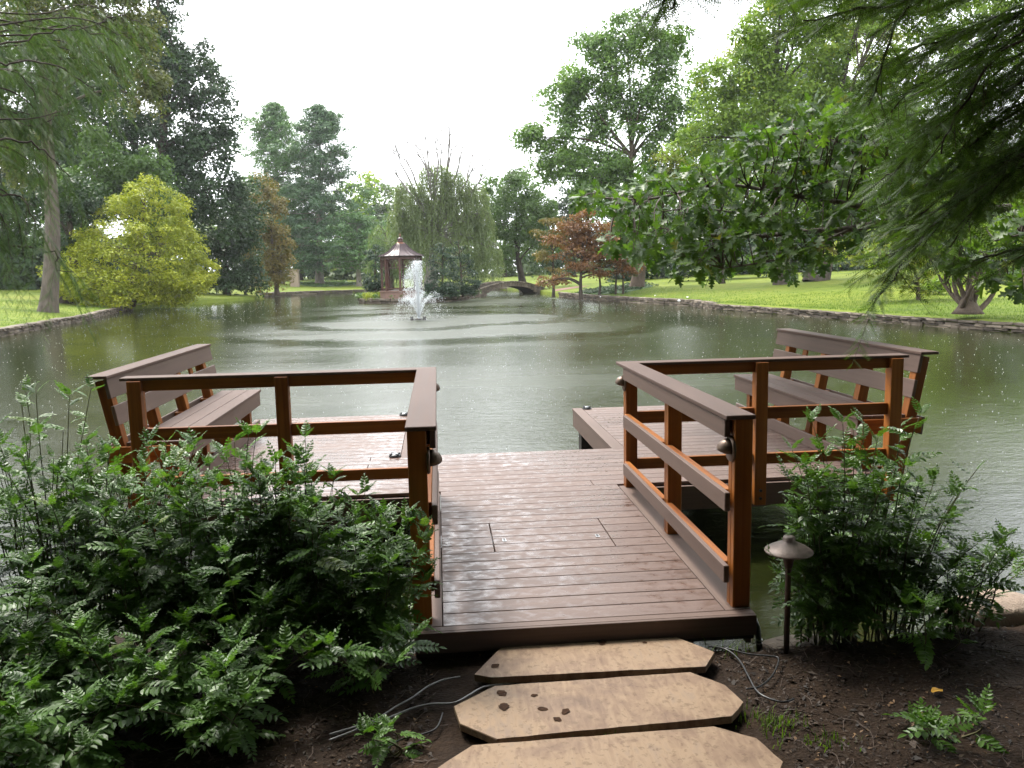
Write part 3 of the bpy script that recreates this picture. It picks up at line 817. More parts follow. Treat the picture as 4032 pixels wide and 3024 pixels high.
# cables
def c8(x, y, z): return onz((1400 + .859 * x) / K, (2300 + .859 * y) / K, z)
def cable(label, pts, mat, rad, z=-.112):
    P = [c8(a, b, z) for a, b in pts]
    # smooth
    Q = []
    for i in range(len(P) - 1):
        p0 = P[max(i - 1, 0)]; p1 = P[i]; p2 = P[i + 1]; p3 = P[min(i + 2, len(P) - 1)]
        for k in range(6):
            t = k / 6
            Q.append(.5 * ((2 * p1) + (-p0 + p2) * t + (2 * p0 - 5 * p1 + 4 * p2 - p3) * t * t + (-p0 + 3 * p1 - 3 * p2 + p3) * t ** 3))
    Q.append(P[-1])
    c = Q[len(Q) // 2].copy()
    m_ = MB(); m_.tube([q - c for q in Q], rad, 8)
    tag(m_.obj('cable', M[mat], None, True, c), label, 'cable', 'cables lying on the mulch')
cable('grey cable curving over the mulch to the middle slab', [(-120, 690), (0, 655), (120, 625), (260, 570), (350, 550), (450, 545), (520, 510), (590, 472), (700, 455), (790, 432), (850, 440)], 'cable_grey', .0048)
cable('second grey cable running alongside the first at its left', [(-120, 715), (0, 668), (110, 610), (180, 565), (260, 520), (330, 470), (400, 440), (480, 425)], 'cable_grey', .0038, -.110)
cable('thin black cable left of the slabs', [(110, 795), (190, 720), (300, 690), (370, 660), (400, 590)], 'cable_black', .0036)
cable('black cable looping from the dock corner through the mulch', [(1620, 285), (1700, 300), (1760, 350), (1800, 420), (1850, 500), (1950, 540), (2010, 525)], 'cable_black', .0042)
cable('black cable bent in a wide loop below the path lamp', [(1690, 290), (1800, 320), (1900, 330), (1940, 345), (1910, 420), (1850, 470), (1790, 480)], 'cable_black', .004)

# dead leaves on the slabs, the yellow leaf
def leaf_obj(name, label, cat, pos, size, rot, mat, curl=.4, group=None, seed=0):
    r_ = random.Random(seed); V = []; F_ = []; n = 7
    for i in range(n):
        t = i / (n - 1); wv_ = math.sin(math.pi * min(t * .92 + .05, 1)) ** .8 * .34 * (1 + r_.uniform(-.25, .25))
        z = curl * .25 * math.sin(t * 3 + r_.random()) 
        V += [(t - .5, -wv_, z + curl * wv_ * r_.uniform(.5, 1.4)), (t - .5, 0, z), (t - .5, wv_, z + curl * wv_ * r_.uniform(.5, 1.4))]
    for i in range(n - 1):
        for k in (0, 1): q = i * 3 + k; F_.append((q, q + 1, q + 4, q + 3))
    zmin = min(v[2] for v in V)
    m_ = MB(); m_.add([(v[0] * size, v[1] * size, (v[2] - zmin) * size) for v in V], F_)
    o = m_.obj(name, M[mat], loc=pos); o.rotation_euler = (0, 0, rot)
    return tag(o, label, cat, group)
lv = [(960, 262, 'curled brown leaf at the dock edge of the top slab'), (1130, 268, 'crumpled tan-brown leaf in the middle of the top slab'), (1325, 268, 'tiny dark leaf right of the crumpled one on the top slab'),
      (640, 375, 'dark leaf at the left end of the top slab'), (670, 500, 'upper left dark leaf on the middle slab'), (820, 510, 'small tan leaf scrap on the middle slab'), (680, 562, 'dark triangular leaf at the left of the middle slab'),
      (858, 572, 'folded dark leaf in the middle of the row on the middle slab'), (962, 585, 'greyish folded leaf at the right of the row on the middle slab'), (925, 620, 'thin dark leaf near the lower edge of the middle slab')]
for i, (a, b, lab) in enumerate(lv):
    leaf_obj('dead_leaf', lab, 'leaf', c8(a, b, -.0793), (.045, .06, .025, .045, .055, .03, .06, .042, .048, .04)[i], i * 1.3, 'deadleaf', .10, 'dead leaves on the slabs', i)
leaf_obj('yellow_leaf', 'yellow fallen leaf lying on the dark mulch at right', 'leaf', onz(3690 / K, 2722 / K, -.118), .058, .3, 'yellowleaf', .35, None, 77)

# ------------------------------------------------------------------ numpy foliage tools
def unit(a): return a / np.maximum(np.linalg.norm(a, axis=-1, keepdims=True), 1e-9)
def rand_unit(rg, n): return unit(rg.normal(size=(n, 3)))
def leaf_quads(rg, P, nrm, ax, L, W, fold=.25):
    """one folded four-cornered leaf per point"""
    nrm = unit(nrm); ax = ax - nrm * np.sum(ax * nrm, 1, keepdims=True); ax = unit(ax); b = np.cross(nrm, ax)
    L = np.asarray(L)[:, None]; W = np.asarray(W)[:, None]
    V = np.stack([P - ax * L * .5, P + b * W * .5 + nrm * W * fold, P + ax * L * .5, P - b * W * .5 + nrm * W * fold], 1)
    F_ = np.arange(len(P) * 4).reshape(-1, 4)
    return V.reshape(-1, 3), F_
def crown_mesh(name, V, F_, tint4, mat): return mesh_np(name, V, F_, mat, False, tint4)
TOTAL = [0]
LQ = .6
def leaves_from_clumps(rg, cen, rad, per, leaf, aspect=.55, flat=.65, upb=.8, droop=0.0, tint_c=None, shell=.35):
    n = len(cen); cen = np.repeat(cen, per, 0); rr = np.repeat(rad, per)[:, None]
    d = rand_unit(rg, n * per); d[:, 2] = np.where(rg.random(n * per) < .55, d[:, 2], np.abs(d[:, 2]) * .9 - .12)
    q = (shell + (1 - shell) * rg.random((n * per, 1)) ** .7)
    sc = np.array([1, 1, flat])
    P = cen + d * q * rr * sc
    nrm = d * .8 + np.array([0, 0, upb]) + rg.normal(size=(n * per, 3)) * .6
    ax = rand_unit(rg, n * per) + d * .6 + np.array([0, 0, -droop])
    L = leaf * rg.uniform(.65, 1.3, n * per); W = L * aspect * rg.uniform(.8, 1.2, n * per)
    V, F_ = leaf_quads(rg, P, nrm, ax, L, W)
    tc = np.repeat(tint_c if tint_c is not None else rg.random(n), per)
    tint = np.clip(.55 * tc + .45 * rg.random(n * per), 0, 1)
    TOTAL[0] += len(F_) * 2
    return V, F_, np.repeat(tint, 4)
def limb(m_, rg, a, b, r0, r1, sag=.08, n=6, wob=.04):
    a = np.array(a, float); b = np.array(b, float); L = np.linalg.norm(b - a); P = []
    w1 = rg.normal(size=3) * wob * L
    for i in range(n):
        t = i / (n - 1)
        p = a + (b - a) * t + w1 * math.sin(math.pi * t) + np.array([0, 0, sag * L * math.sin(math.pi * t)])
        P.append(p)
    m_.tube(P, [r0 + (r1 - r0) * i / (n - 1) for i in range(n)], 6 if r0 > .05 else 5, False)
    return P
def trunk_path(rg, base, top, r0, r1, n=8, wob=.15, flare=1.5):
    n0, n = n, n * 3 - 2
    base = np.array(base, float); top = np.array(top, float); P = []; Rr = []
    w1, w2 = rg.normal(size=3) * wob, rg.normal(size=3) * wob * .6
    w1[2] = w2[2] = 0
    for i in range(n):
        t = i / (n - 1)
        P.append(base + (top - base) * t + w1 * math.sin(math.pi * t) + w2 * math.sin(2 * math.pi * t))
        Rr.append((r0 + (r1 - r0) * t) * (1 + (flare - 1) * math.exp(-t * np.linalg.norm(top - base) / max(1.3 * r0, .15))))
    return P, Rr
def tree(name, label, cat, D, lobes, mat, base=None, tw=30, bark='bark_brown', seed=1, leaf=.26, clump=.9, dens=1.0, per=42, flat=.88, upb=.55,
         aspect=.55, droop=0.0, group=None, zbase=None, depth=.8, fill=(.45, 1.0), limbs=True, top=None, limb_frac=.35, twigs=True, bias_tint=0.0, lai=4.0, flare=1.4, lstart=(.22, .8), tip=.28):
    """lobes: (px, py, rx, ry[, dD]) measured on the photograph at distance D"""
    leaf *= 1.12
    rg = np.random.default_rng(seed); k = ppm(D)
    if base is None: base = (np.mean([l[0] for l in lobes]), 600)
    B = at(base[0], base[1], D)
    B[2] = ground_z(B[0], B[1]) if zbase is None else zbase
    t = thing(name, label, cat, tuple(B), group)
    Lb = []
    for l in lobes:
        dD = l[4] if len(l) > 4 else rg.uniform(-1, 1) * l[2] * k * .35
        Lb.append((at(l[0], l[1], D + dD), l[2] * k, l[3] * k))
    away = unit(np.array([[B[0] - CX, B[1] - CY, 0.0]]))[0]; side = np.array([away[1], -away[0], 0])
    CEN, RAD, TIN, SRC = [], [], [], []
    for li, (c, rx, rz) in enumerate(Lb):
        area = 4 * math.pi * ((rx * rx * depth + rx * rz + rx * depth * rz) / 3)
        n = max(6, int(dens * area / (clump * clump * 2.3)))
        d = rand_unit(rg, n); u = fill[0] + (fill[1] - fill[0]) * rg.random((n, 1))
        d2 = d * u
        cc = c + side * (d2[:, :1] * rx) + away * (d2[:, 1:2] * rx * depth) + np.array([0, 0, 1.0]) * (d2[:, 2:] * rz)
        keep = (d[:, 1] < .35) | (rg.random(n) < .45)
        cc = cc[keep]; n = len(cc)
        CEN.append(cc); RAD.append(clump * rg.uniform(.6, 1.35, n)); TIN.append(np.clip(rg.normal(.5 + bias_tint, .28, n), 0, 1)); SRC += [li] * n
    CEN = np.concatenate(CEN); RAD = np.concatenate(RAD); TIN = np.concatenate(TIN)
    gz = ground_z(CEN[:, 0], CEN[:, 1]); CEN[:, 2] = np.maximum(CEN[:, 2], np.maximum(gz, -.3) + RAD * .5)
    m_ = MB()
    # trunk and limbs
    topz = max(c[2] for c, _, _ in Lb)
    if top is None:
        cx = np.mean([c for c, _, _ in Lb], axis=0); T = np.array([cx[0] * .5 + B[0] * .5, cx[1] * .5 + B[1] * .5, B[2] + (topz - B[2]) * .72])
    else: T = at(top[0], top[1], D)
    r0 = tw * k / 2
    TP, TR = trunk_path(rg, B - np.array([0, 0, .2]), T, r0, r0 * tip, 9, r0 * .5, flare)
    m_.tube(TP, TR, 9, False)
    if limbs:
        for li, (c, rx, rz) in enumerate(Lb):
            tt = np.clip((c[2] - rz - TP[0][2]) / max(T[2] - TP[0][2], .1), lstart[0], lstart[1])
            i0 = tt * (len(TP) - 1); a = TP[int(i0)] + (TP[min(int(i0) + 1, len(TP) - 1)] - TP[int(i0)]) * (i0 % 1)
            rr = max(r0 * limb_frac * (1 - .5 * tt), .035)
            LP = limb(m_, rg, a, c, rr, rr * .35, .10, 7, .06)
            if twigs:
                idx = [j for j in range(len(CEN)) if SRC[j] == li]; rg.shuffle(idx)
                for j in idx[:max(4, int(len(idx) * .22))]:
                    limb(m_, rg, LP[rg.integers(3, 7)], CEN[j], rr * .32, .012, .05, 4, .08)
    m_.obj('trunk', M[bark], t, True, loc=None).matrix_local = Matrix.Translation(-Vector(B))
    A_ = sum(math.pi * rx * rz for _, rx, rz in Lb); per = int(max(14, lai * LQ * A_ / (leaf * leaf * aspect * .32) / len(CEN)))
    V_, F_, tn = leaves_from_clumps(rg, CEN, RAD, per, leaf, aspect, flat, upb, droop, TIN)
    o = obj('crown', crown_mesh('crown', V_ - B, F_, tn, M[mat]), t); o['kind'] = 'stuff'
    return t

# ------------------------------------------------------------------ special trees
def pine(label, D, base, top, prof, mat, seed, tw=20, group='white pines across the pond', step=.95, pad=1.0):
    """prof: (py, left reach, right reach) in measured pixels"""
    rg = np.random.default_rng(seed); k = ppm(D)
    B = at(base[0], base[1], D); B[2] = ground_z(B[0], B[1]); T = at(top[0], top[1], D)
    t = thing('pine_tree', label, 'tree', tuple(B), group)
    away = unit(np.array([[B[0] - CX, B[1] - CY, 0.0]]))[0]; side = np.array([away[1], -away[0], 0])
    m_ = MB(); TP, TR = trunk_path(rg, B - [0, 0, .2], T, tw * k / 2, .05, 10, .12, 1.25); m_.tube(TP, TR, 8, False)
    pys = [p[0] for p in prof]; H = T[2] - B[2]
    CEN, RAD = [], []
    z = T[2] - .2
    zlow = at(base[0], max(pys), D)[2]
    while z > zlow:
        py = np.interp(z, [at(0, p, D)[2] for p in pys][::-1], pys[::-1]) if False else np.interp(-z, [-at(base[0], p, D)[2] for p in pys], pys)
        l, r_ = np.interp(py, pys, [p[1] for p in prof]) * k, np.interp(py, pys, [p[2] for p in prof]) * k
        fr = (z - B[2]) / H; c = B + (T - B) * fr
        nb = rg.integers(7, 11)
        for q in range(nb):
            a = rg.uniform(0, 2 * math.pi); ca = math.cos(a)
            reach = (r_ if ca > 0 else l) * abs(ca) + .7 * (l + r_) / 2 * (1 - abs(ca))
            reach *= rg.uniform(.65, 1.2)
            if math.sin(a) > .6 and rg.random() < .5: continue
            up = (.5 if fr > .8 else .2) * reach * rg.uniform(.2, 1.6)
            e = c + side * ca * reach + away * math.sin(a) * reach + np.array([0, 0, up - (0.1 * reach if fr < .5 else 0)])
            LP = limb(m_, rg, c, e, max(.03, .012 * reach + .02), .012, -.04, 5, .03)
            nt_ = max(2, int(reach * 1.5))
            for j in range(nt_ + 1):
                f = rg.uniform(.2, 1.05); p = c + (e - c) * f
                s2 = rg.normal(size=3) * reach * .17 * np.array([1, 1, .5])
                CEN.append(p + s2 + [0, 0, .12]); RAD.append(rg.uniform(.45, .95) * pad * (0.6 + .4 * min(1, reach / 3)))
        z -= step * rg.uniform(.7, 1.2) * (.7 if fr > .8 else 1)
    m_.obj('trunk', M['bark_grey'], t, True).matrix_local = Matrix.Translation(-Vector(B))
    A_ = sum((a[1] + a[2] + b[1] + b[2]) / 2 * (b[0] - a[0]) for a, b in zip(prof[:-1], prof[1:])) * k * k
    per = int(max(12, 7.5 * LQ * A_ / (.5 * .5 * .28 * .32) / len(CEN)))
    V_, F_, tn = leaves_from_clumps(rg, np.array(CEN), np.array(RAD) * 1.5, per, .5, .28, .62, .8, -.5, None, .1)
    o = obj('crown', crown_mesh('crown', V_ - B, F_, tn, M[mat]), t); o['kind'] = 'stuff'
    return t

def hanging(rg, starts, lens, leafL, leafW, gap, sway=.12):
    PP, AX = [], []
    for s_, L in zip(starts, lens):
        n = max(3, int(L / gap)); d = rg.normal(size=2) * sway
        tt = np.linspace(0, 1, n); x = np.zeros((n, 3)); x[:, 0] = d[0] * L * (tt ** .6) * .8; x[:, 1] = d[1] * L * (tt ** .6) * .8; x[:, 2] = -L * tt
        x += rg.normal(size=(n, 3)) * [.05, .05, .03] * 1.0
        PP.append(s_ + x); AX.append(np.tile([d[0], d[1], -1.0], (n, 1)) + rg.normal(size=(n, 3)) * .35)
    P = np.concatenate(PP); A = np.concatenate(AX); n = len(P)
    nr = rand_unit(rg, n) + [0, 0, .3]
    L = leafL * rg.uniform(.7, 1.3, n)
    V_, F_ = leaf_quads(rg, P, nr, A, L, L * leafW, .2); TOTAL[0] += 2 * len(F_)
    sid = np.repeat(rg.random(len(PP)), [len(q) for q in PP])
    return V_, F_, np.repeat(np.clip(.6 * sid + .4 * rg.random(n), 0, 1), 4)

def willow(label, D, base, lobes, bare, mat, seed, nst, tw=30, lo=1.6, hi=5.0, leafL=.30):
    rg = np.random.default_rng(seed); k = ppm(D)
    B = at(base[0], base[1], D); B[2] = max(ground_z(B[0], B[1]), -.1)
    t = thing('willow_tree', label, 'tree', tuple(B)); m_ = MB()
    away = unit(np.array([[B[0] - CX, B[1] - CY, 0.0]]))[0]; side = np.array([away[1], -away[0], 0])
    ctr = at(np.mean([l[0] for l in lobes]), np.mean([l[1] for l in lobes]), D)
    TP, TR = trunk_path(rg, B - [0, 0, .2], B + (ctr - B) * np.array([.6, .6, .75]), tw * k / 2, tw * k * .25, 8, .25, 1.4); m_.tube(TP, TR, 9, False)
    S, Ls = [], []
    for l in lobes:
        c = at(l[0], l[1], D + (l[4] if len(l) > 4 else 0)); rx, rz = l[2] * k, l[3] * k
        LP = limb(m_, rg, TP[-1], c + [0, 0, rz * .3], tw * k * .16, .06, .12, 7, .06)
        n = int(nst * l[2] * l[3] / sum(q[2] * q[3] for q in lobes))
        d = rand_unit(rg, n); d[:, 2] = np.abs(d[:, 2]) * 1.0 - .15
        p = c + side * d[:, :1] * rx + away * d[:, 1:2] * rx * .8 + np.array([0, 0, 1.]) * d[:, 2:] * rz * rg.uniform(.5, 1, (n, 1))
        S.append(p); Ls.append(rg.uniform(lo, hi, n))
        for q in range(0, n, 14): limb(m_, rg, LP[rg.integers(2, 7)], p[q], .05, .012, .15, 5, .05)
    if bare:
        # bare dead leaders fanning out above the foliage
        def grow(p, d, L, r_, lev):
            e = p + d * L; w1 = rand_unit(rg, 1)[0] * L * .07
            m_.tube([p, p + d * L * .33 + w1, p + d * L * .66 + w1 * .6, e], [r_, r_ * .85, r_ * .7, r_ * .55], 5 if lev < 2 else 4, False)
            if lev >= 5: return
            for q in range(2 if lev < 2 else rg.integers(2, 4)):
                nd = unit((d + rand_unit(rg, 1)[0] * (.72 + .05 * lev) + np.array([0, 0, .12]))[None])[0]
                st = p + (e - p) * rg.uniform(.55, 1.0)
                grow(st, nd, L * rg.uniform(.58, .85), r_ * .58, lev + 1)
        for (x0, y0, x1, y1) in bare:
            a, b = at(x0, y0, D + rg.uniform(-1.5, 1.5)), at(x1, y1, D + rg.uniform(-3, 3))
            grow(TP[-1], unit((a - TP[-1])[None])[0], np.linalg.norm(a - TP[-1]), .11, 9)
            grow(a, unit((b - a)[None])[0], np.linalg.norm(b - a) * .5, .095, 0)
    m_.obj('trunk', M['bark_pale'] if bare else M['bark_brown'], t, True).matrix_local = Matrix.Translation(-Vector(B))
    S = np.concatenate(S); Ls = np.concatenate(Ls); Ls = np.minimum(Ls, np.maximum(S[:, 2] - .1, .5))
    V_, F_, tn = hanging(rg, S, Ls, leafL, .26, .13)
    o = obj('crown', crown_mesh('crown', V_ - B, F_, tn, M[mat]), t); o['kind'] = 'stuff'
    return t

def cone_shrub(name, label, cat, D, base, apex, prof, mat, seed, clump, per, leaf, aspect=.5, flat=.7, droop=.0, upb=.7, bark='bark_brown', group=None, dens=1.0, zb=None, nbump=0, stem=6, lai=4.6):
    """prof: (py, half width) down the axis from base to apex"""
    rg = np.random.default_rng(seed); k = ppm(D)
    B = at(base[0], base[1], D); B[2] = ground_z(B[0], B[1]) if zb is None else zb
    T = at(apex[0], apex[1], D); t = thing(name, label, cat, tuple(B), group)
    pys = np.array([p[0] for p in prof], float); hw = np.array([p[1] for p in prof], float) * k
    zs = np.array([at(base[0], p, D)[2] for p in pys]); o_ = np.argsort(zs); zs = zs[o_]; hw = hw[o_]
    z0, z1 = zs[0], zs[-1]
    ns = 400; zz = np.linspace(z0, z1, ns); ww = np.interp(zz, zs, hw); area = 2 * math.pi * float(np.sum((ww[1:] + ww[:-1]) * np.diff(zz)) / 2)
    n = int(dens * area / (clump * clump * 1.35))
    pw = ww * (1 + 1.6 * (np.linspace(0, 1, ns) < .22)); z = rg.choice(zz, n, p=pw / pw.sum()); r_ = np.interp(z, zs, hw); a = rg.uniform(0, 2 * math.pi, n)
    # limbs push parts of the outline out and leave hollows between
    lump = np.ones(n)
    if nbump:
        bz = rg.uniform(z0, z1, nbump); ba = rg.uniform(0, 2 * math.pi, nbump)
        for q in range(nbump):
            da = np.abs((a - ba[q] + math.pi) % (2 * math.pi) - math.pi); dz = (z - bz[q])
            lump += .20 * np.exp(-(da / .42) ** 2 - (dz / (.06 * (z1 - z0))) ** 2) * (1 if q % 2 else -1.0)
    rr = r_ * lump * np.where(rg.random(n) < .2, rg.uniform(.45, .8, n), rg.uniform(.8, 1.03, n))
    fr = (z - z0) / (z1 - z0); ax = B[None, :2] + (T - B)[None, :2] * fr[:, None]
    away_ang = math.atan2(B[1] - CY, B[0] - CX)
    keep = (np.cos(a - away_ang) < .55) | (rg.random(n) < .35)
    CEN = np.stack([ax[:, 0] + np.cos(a) * rr, ax[:, 1] + np.sin(a) * rr, z], 1)[keep]
    CEN[:, 2] = np.maximum(CEN[:, 2], -.35)
    m_ = MB(); m_.tube([B - [0, 0, .2], B + (T - B) * .5, T], [stem * k / 2, stem * k / 3.5, .02], 7, False)
    for q in range(0, len(CEN), 9):
        c = CEN[q]; f = max(0.02, (c[2] - z0) / (z1 - z0) - .08); limb(m_, rg, B + (T - B) * f, c, .05, .015, .05, 4, .04)
    m_.obj('trunk', M[bark], t, True).matrix_local = Matrix.Translation(-Vector(B))
    A_ = 2 * float(np.sum((ww[1:] + ww[:-1]) * np.diff(zz)) / 2); per = int(max(14, lai * LQ * A_ / (leaf * leaf * aspect * .32) / len(CEN)))
    V_, F_, tn = leaves_from_clumps(rg, CEN, clump * rg.uniform(.65, 1.25, len(CEN)), per, leaf, aspect, flat, upb, droop, None, .35)
    o = obj('crown', crown_mesh('crown', V_ - B, F_, tn, M[mat]), t); o['kind'] = 'stuff'
    return t

# ---- left bank
tree('plane_tree', 'tall tree with bare pale grey trunk left of the golden cypress', 'tree', 52, [(190, 90, 110, 70), (290, 150, 60, 80), (320, 210, 40, 50), (90, 40, 90, 60), (30, 330, 50, 70, 6), (250, 40, 80, 50), (180, -70, 110, 80), (290, -110, 90, 80), (90, -150, 100, 90)],
     'lf_olive', (100, 640), 32, 'bark_plane', 11, .2, .75, 1.0, 40, top=(92, 120), flare=1.3, tip=.5)
tree('oak_tree', 'huge dark green oak rising to the top edge at left', 'tree', 84, [(350, 30, 45, 60), (330, -60, 60, 60), (300, -170, 90, 90), (220, -100, 90, 90), (300, 120, 90, 90), (400, 170, 85, 75), (455, 200, 50, 55), (465, 275, 42, 40), (380, 300, 100, 80), (250, 270, 80, 90), (440, 345, 62, 50), (330, 420, 110, 80), (450, 440, 80, 80), (200, 380, 80, 90), (160, 250, 80, 100), (505, 400, 30, 60)],
     'lf_dark', (350, 600), 34, 'bark_dark', 12, .32, 1.25, 1.0, 46, top=(350, 150))
tree('oak_tree', 'dark leafy tree whose boughs reach down to the water right of the golden cypress', 'tree', 88, [(470, 500, 60, 70), (510, 560, 60, 60), (440, 590, 55, 40), (535, 470, 35, 80), (500, 612, 55, 22), (540, 600, 40, 35)],
     'lf_dark', (490, 622), 14, 'bark_dark', 13, .30, 1.1, 1.1, 46)
tree('bronze_tree', 'tree with bronze-olive foliage overhanging the inlet before the pines', 'tree', 97, [(585, 470, 38, 55), (600, 540, 32, 55), (560, 540, 40, 70), (610, 590, 20, 30), (565, 430, 30, 40), (575, 600, 30, 25)],
     'lf_bronze', (598, 618), 10, 'bark_brown', 14, .3, 1.0, .9, 40)
tree('understory_tree', 'shaded green tree filling the gap between plane trunk and golden cypress', 'tree', 74, [(150, 430, 50, 70), (140, 520, 50, 60), (220, 350, 60, 60), (300, 370, 60, 40), (230, 430, 60, 60), (330, 450, 60, 50)],
     'lf_mid', (150, 610), 10, 'bark_dark', 15, .28, 1.1, .9, 40)
tree('dark_trunk_tree', 'pair of dark trunks standing just behind the plane tree', 'tree', 66, [(120, 470, 40, 60), (170, 440, 40, 60), (60, 430, 40, 60)], 'lf_dark', (135, 618), 22, 'bark_dark', 16, .28, 1.0, .8, 40, top=(150, 420))
tree('background_tree', 'tree mass beyond the left lawn at the picture edge', 'tree', 105, [(20, 520, 70, 60), (-60, 430, 90, 140), (60, 400, 80, 120), (-100, 200, 120, 160), (60, 230, 90, 120), (160, 250, 80, 110), (170, 380, 70, 90), (40, 80, 100, 90), (140, 110, 80, 80)], 'lf_dark', (20, 590), 20, 'bark_dark', 17, .42, 1.5, .9, 40, lai=3.6)
cone_shrub('golden_cypress', 'large golden-yellow cypress bush spreading to the water on the left bank', 'shrub', 66, (282, 648), (318, 392), [(656, 118), (635, 140), (600, 142), (560, 126), (520, 112), (480, 92), (440, 68), (415, 45), (395, 22), (385, 5)],
           'lf_gold', 21, .6, 58, .22, .42, .85, .35, 1.0, dens=2.3, nbump=40, stem=18, zb=-.1, lai=8.2)
cone_shrub('green_cypress', 'green cypress peak standing behind the golden one', 'shrub', 73, (345, 630), (345, 390), [(630, 60), (560, 70), (480, 50), (430, 28), (390, 4)], 'lf_mid', 22, .6, 46, .24, .42, .6, .4, .8, nbump=16, stem=12)

# ---- across the pond
pine('white pine with one clean trunk, the taller dark one of the pair', 125, (690, 604), (690, 232), [(232, 3, 3), (262, 28, 26), (300, 50, 50), (335, 66, 70), (360, 62, 74), (400, 66, 58), (440, 84, 76), (480, 92, 110), (520, 96, 130), (555, 84, 140), (580, 50, 112)], 'lf_pine_blue', 31, 18)
pine('lighter green white pine, left one of the pair', 131, (603, 606), (592, 228), [(228, 3, 3), (250, 20, 20), (282, 50, 34), (320, 52, 64), (350, 62, 84), (400, 78, 92), (440, 84, 84), (480, 88, 90), (530, 76, 80), (570, 50, 60)], 'lf_pine', 32, 16)
pine('short broad pine spreading low right of the clean pine trunk', 118, (775, 604), (770, 470), [(470, 10, 10), (495, 40, 36), (530, 60, 46), (565, 66, 50), (590, 60, 46)], 'lf_pine', 33, 12, None, .8)
for i, (lab, D, lobes, mt, bs) in enumerate([
    ('yellow-tinged tree on the skyline right of the pines', 150, [(775, 420, 40, 40), (745, 470, 50, 60), (770, 520, 50, 50)], 'lf_light', (775, 596)),
    ('hazy olive tree on the skyline left of the willow', 165, [(830, 430, 42, 46), (815, 490, 45, 60), (850, 520, 40, 60)], 'lf_far', (830, 596)),
    ('far green trees behind the willow and gazebo', 160, [(900, 470, 60, 60), (960, 500, 60, 60), (900, 560, 80, 40), (1000, 540, 60, 50)], 'lf_far', (930, 597)),
    ('far tree crown filling the skyline right of the willow', 150, [(1060, 440, 50, 50), (1100, 490, 60, 60), (1050, 540, 60, 50), (1130, 420, 60, 44)], 'lf_mid', (1090, 597)),
    ('far dark tree behind the sweetgum trunk', 130, [(1240, 400, 60, 80), (1210, 480, 60, 70), (1290, 460, 70, 90), (1200, 560, 60, 40), (1330, 380, 50, 80)], 'lf_dark', (1240, 592)),
    ('far tree group under the sweetgum at right', 120, [(1400, 430, 60, 80), (1460, 460, 60, 90), (1420, 540, 70, 50), (1500, 540, 60, 50), (1350, 540, 50, 50)], 'lf_mid', (1420, 590)),
    ('dark wood edge behind the pines', 160, [(640, 500, 70, 70), (660, 570, 80, 35), (730, 580, 70, 30), (560, 560, 60, 50), (540, 440, 60, 60)], 'lf_dark', (650, 598)),
    ('wood edge showing beyond the yellow maples', 125, [(1600, 400, 80, 120), (1700, 380, 80, 120), (1800, 400, 90, 130), (1620, 540, 80, 50), (1720, 540, 80, 50), (1850, 540, 80, 50), (1560, 280, 80, 110), (1660, 240, 80, 120), (1760, 220, 90, 130)], 'lf_mid', (1700, 588)),
    ('tree wall at the far right behind the dogwood', 95, [(1980, 400, 90, 120), (2100, 380, 90, 140), (2220, 400, 90, 140), (2000, 520, 80, 60), (2120, 530, 80, 60), (2260, 530, 90, 60), (2350, 300, 100, 160)], 'lf_mid', (2100, 585))]):
    tree('background_tree', lab, 'tree', D, lobes, mt, bs, 9, 'bark_dark', 60 + i, .55 * D / 130, 1.7 * D / 130, .95, 38, lai=2.8)
willow('old weeping willow with bare dead branches spreading above its hanging foliage', 82, (930, 625), [(885, 415, 34, 34), (940, 375, 34, 32), (985, 390, 32, 34), (1025, 425, 30, 40), (860, 470, 22, 30), (1045, 480, 22, 34), (905, 455, 34, 26), (950, 440, 36, 34), (1010, 480, 32, 32), (880, 500, 24, 26), (1055, 545, 30, 30), (935, 515, 36, 24), (985, 545, 34, 24)],
       [(900, 400, 855, 290), (925, 380, 890, 262), (945, 370, 935, 238), (965, 370, 975, 240), (985, 380, 1010, 275), (1005, 400, 1040, 320), (880, 410, 815, 320), (1015, 420, 1065, 352), (935, 380, 910, 270), (955, 375, 955, 255), (890, 400, 838, 300), (1010, 390, 1028, 290), (960, 380, 990, 262), (930, 380, 872, 275)], 'lf_willow', 41, 2100, 30, 1.0, 4.2)
willow('smaller pale willow hanging behind the gazebo', 96, (840, 605), [(830, 510, 34, 34), (860, 530, 40, 34), (820, 560, 36, 30), (880, 570, 40, 26)], None, 'lf_willow2', 42, 420, 14, 1.2, 3.4)
tree('leaning_tree', 'round-crowned tree with a bent trunk beside the arched bridge', 'tree', 88, [(1110, 420, 60, 46), (1150, 460, 50, 50), (1080, 470, 40, 44), (1125, 520, 60, 40), (1170, 520, 40, 44), (1090, 560, 30, 20)], 'lf_mid', (1133, 622), 18, 'bark_dark', 43, .26, .95, 1.0, 42, top=(1110, 500))
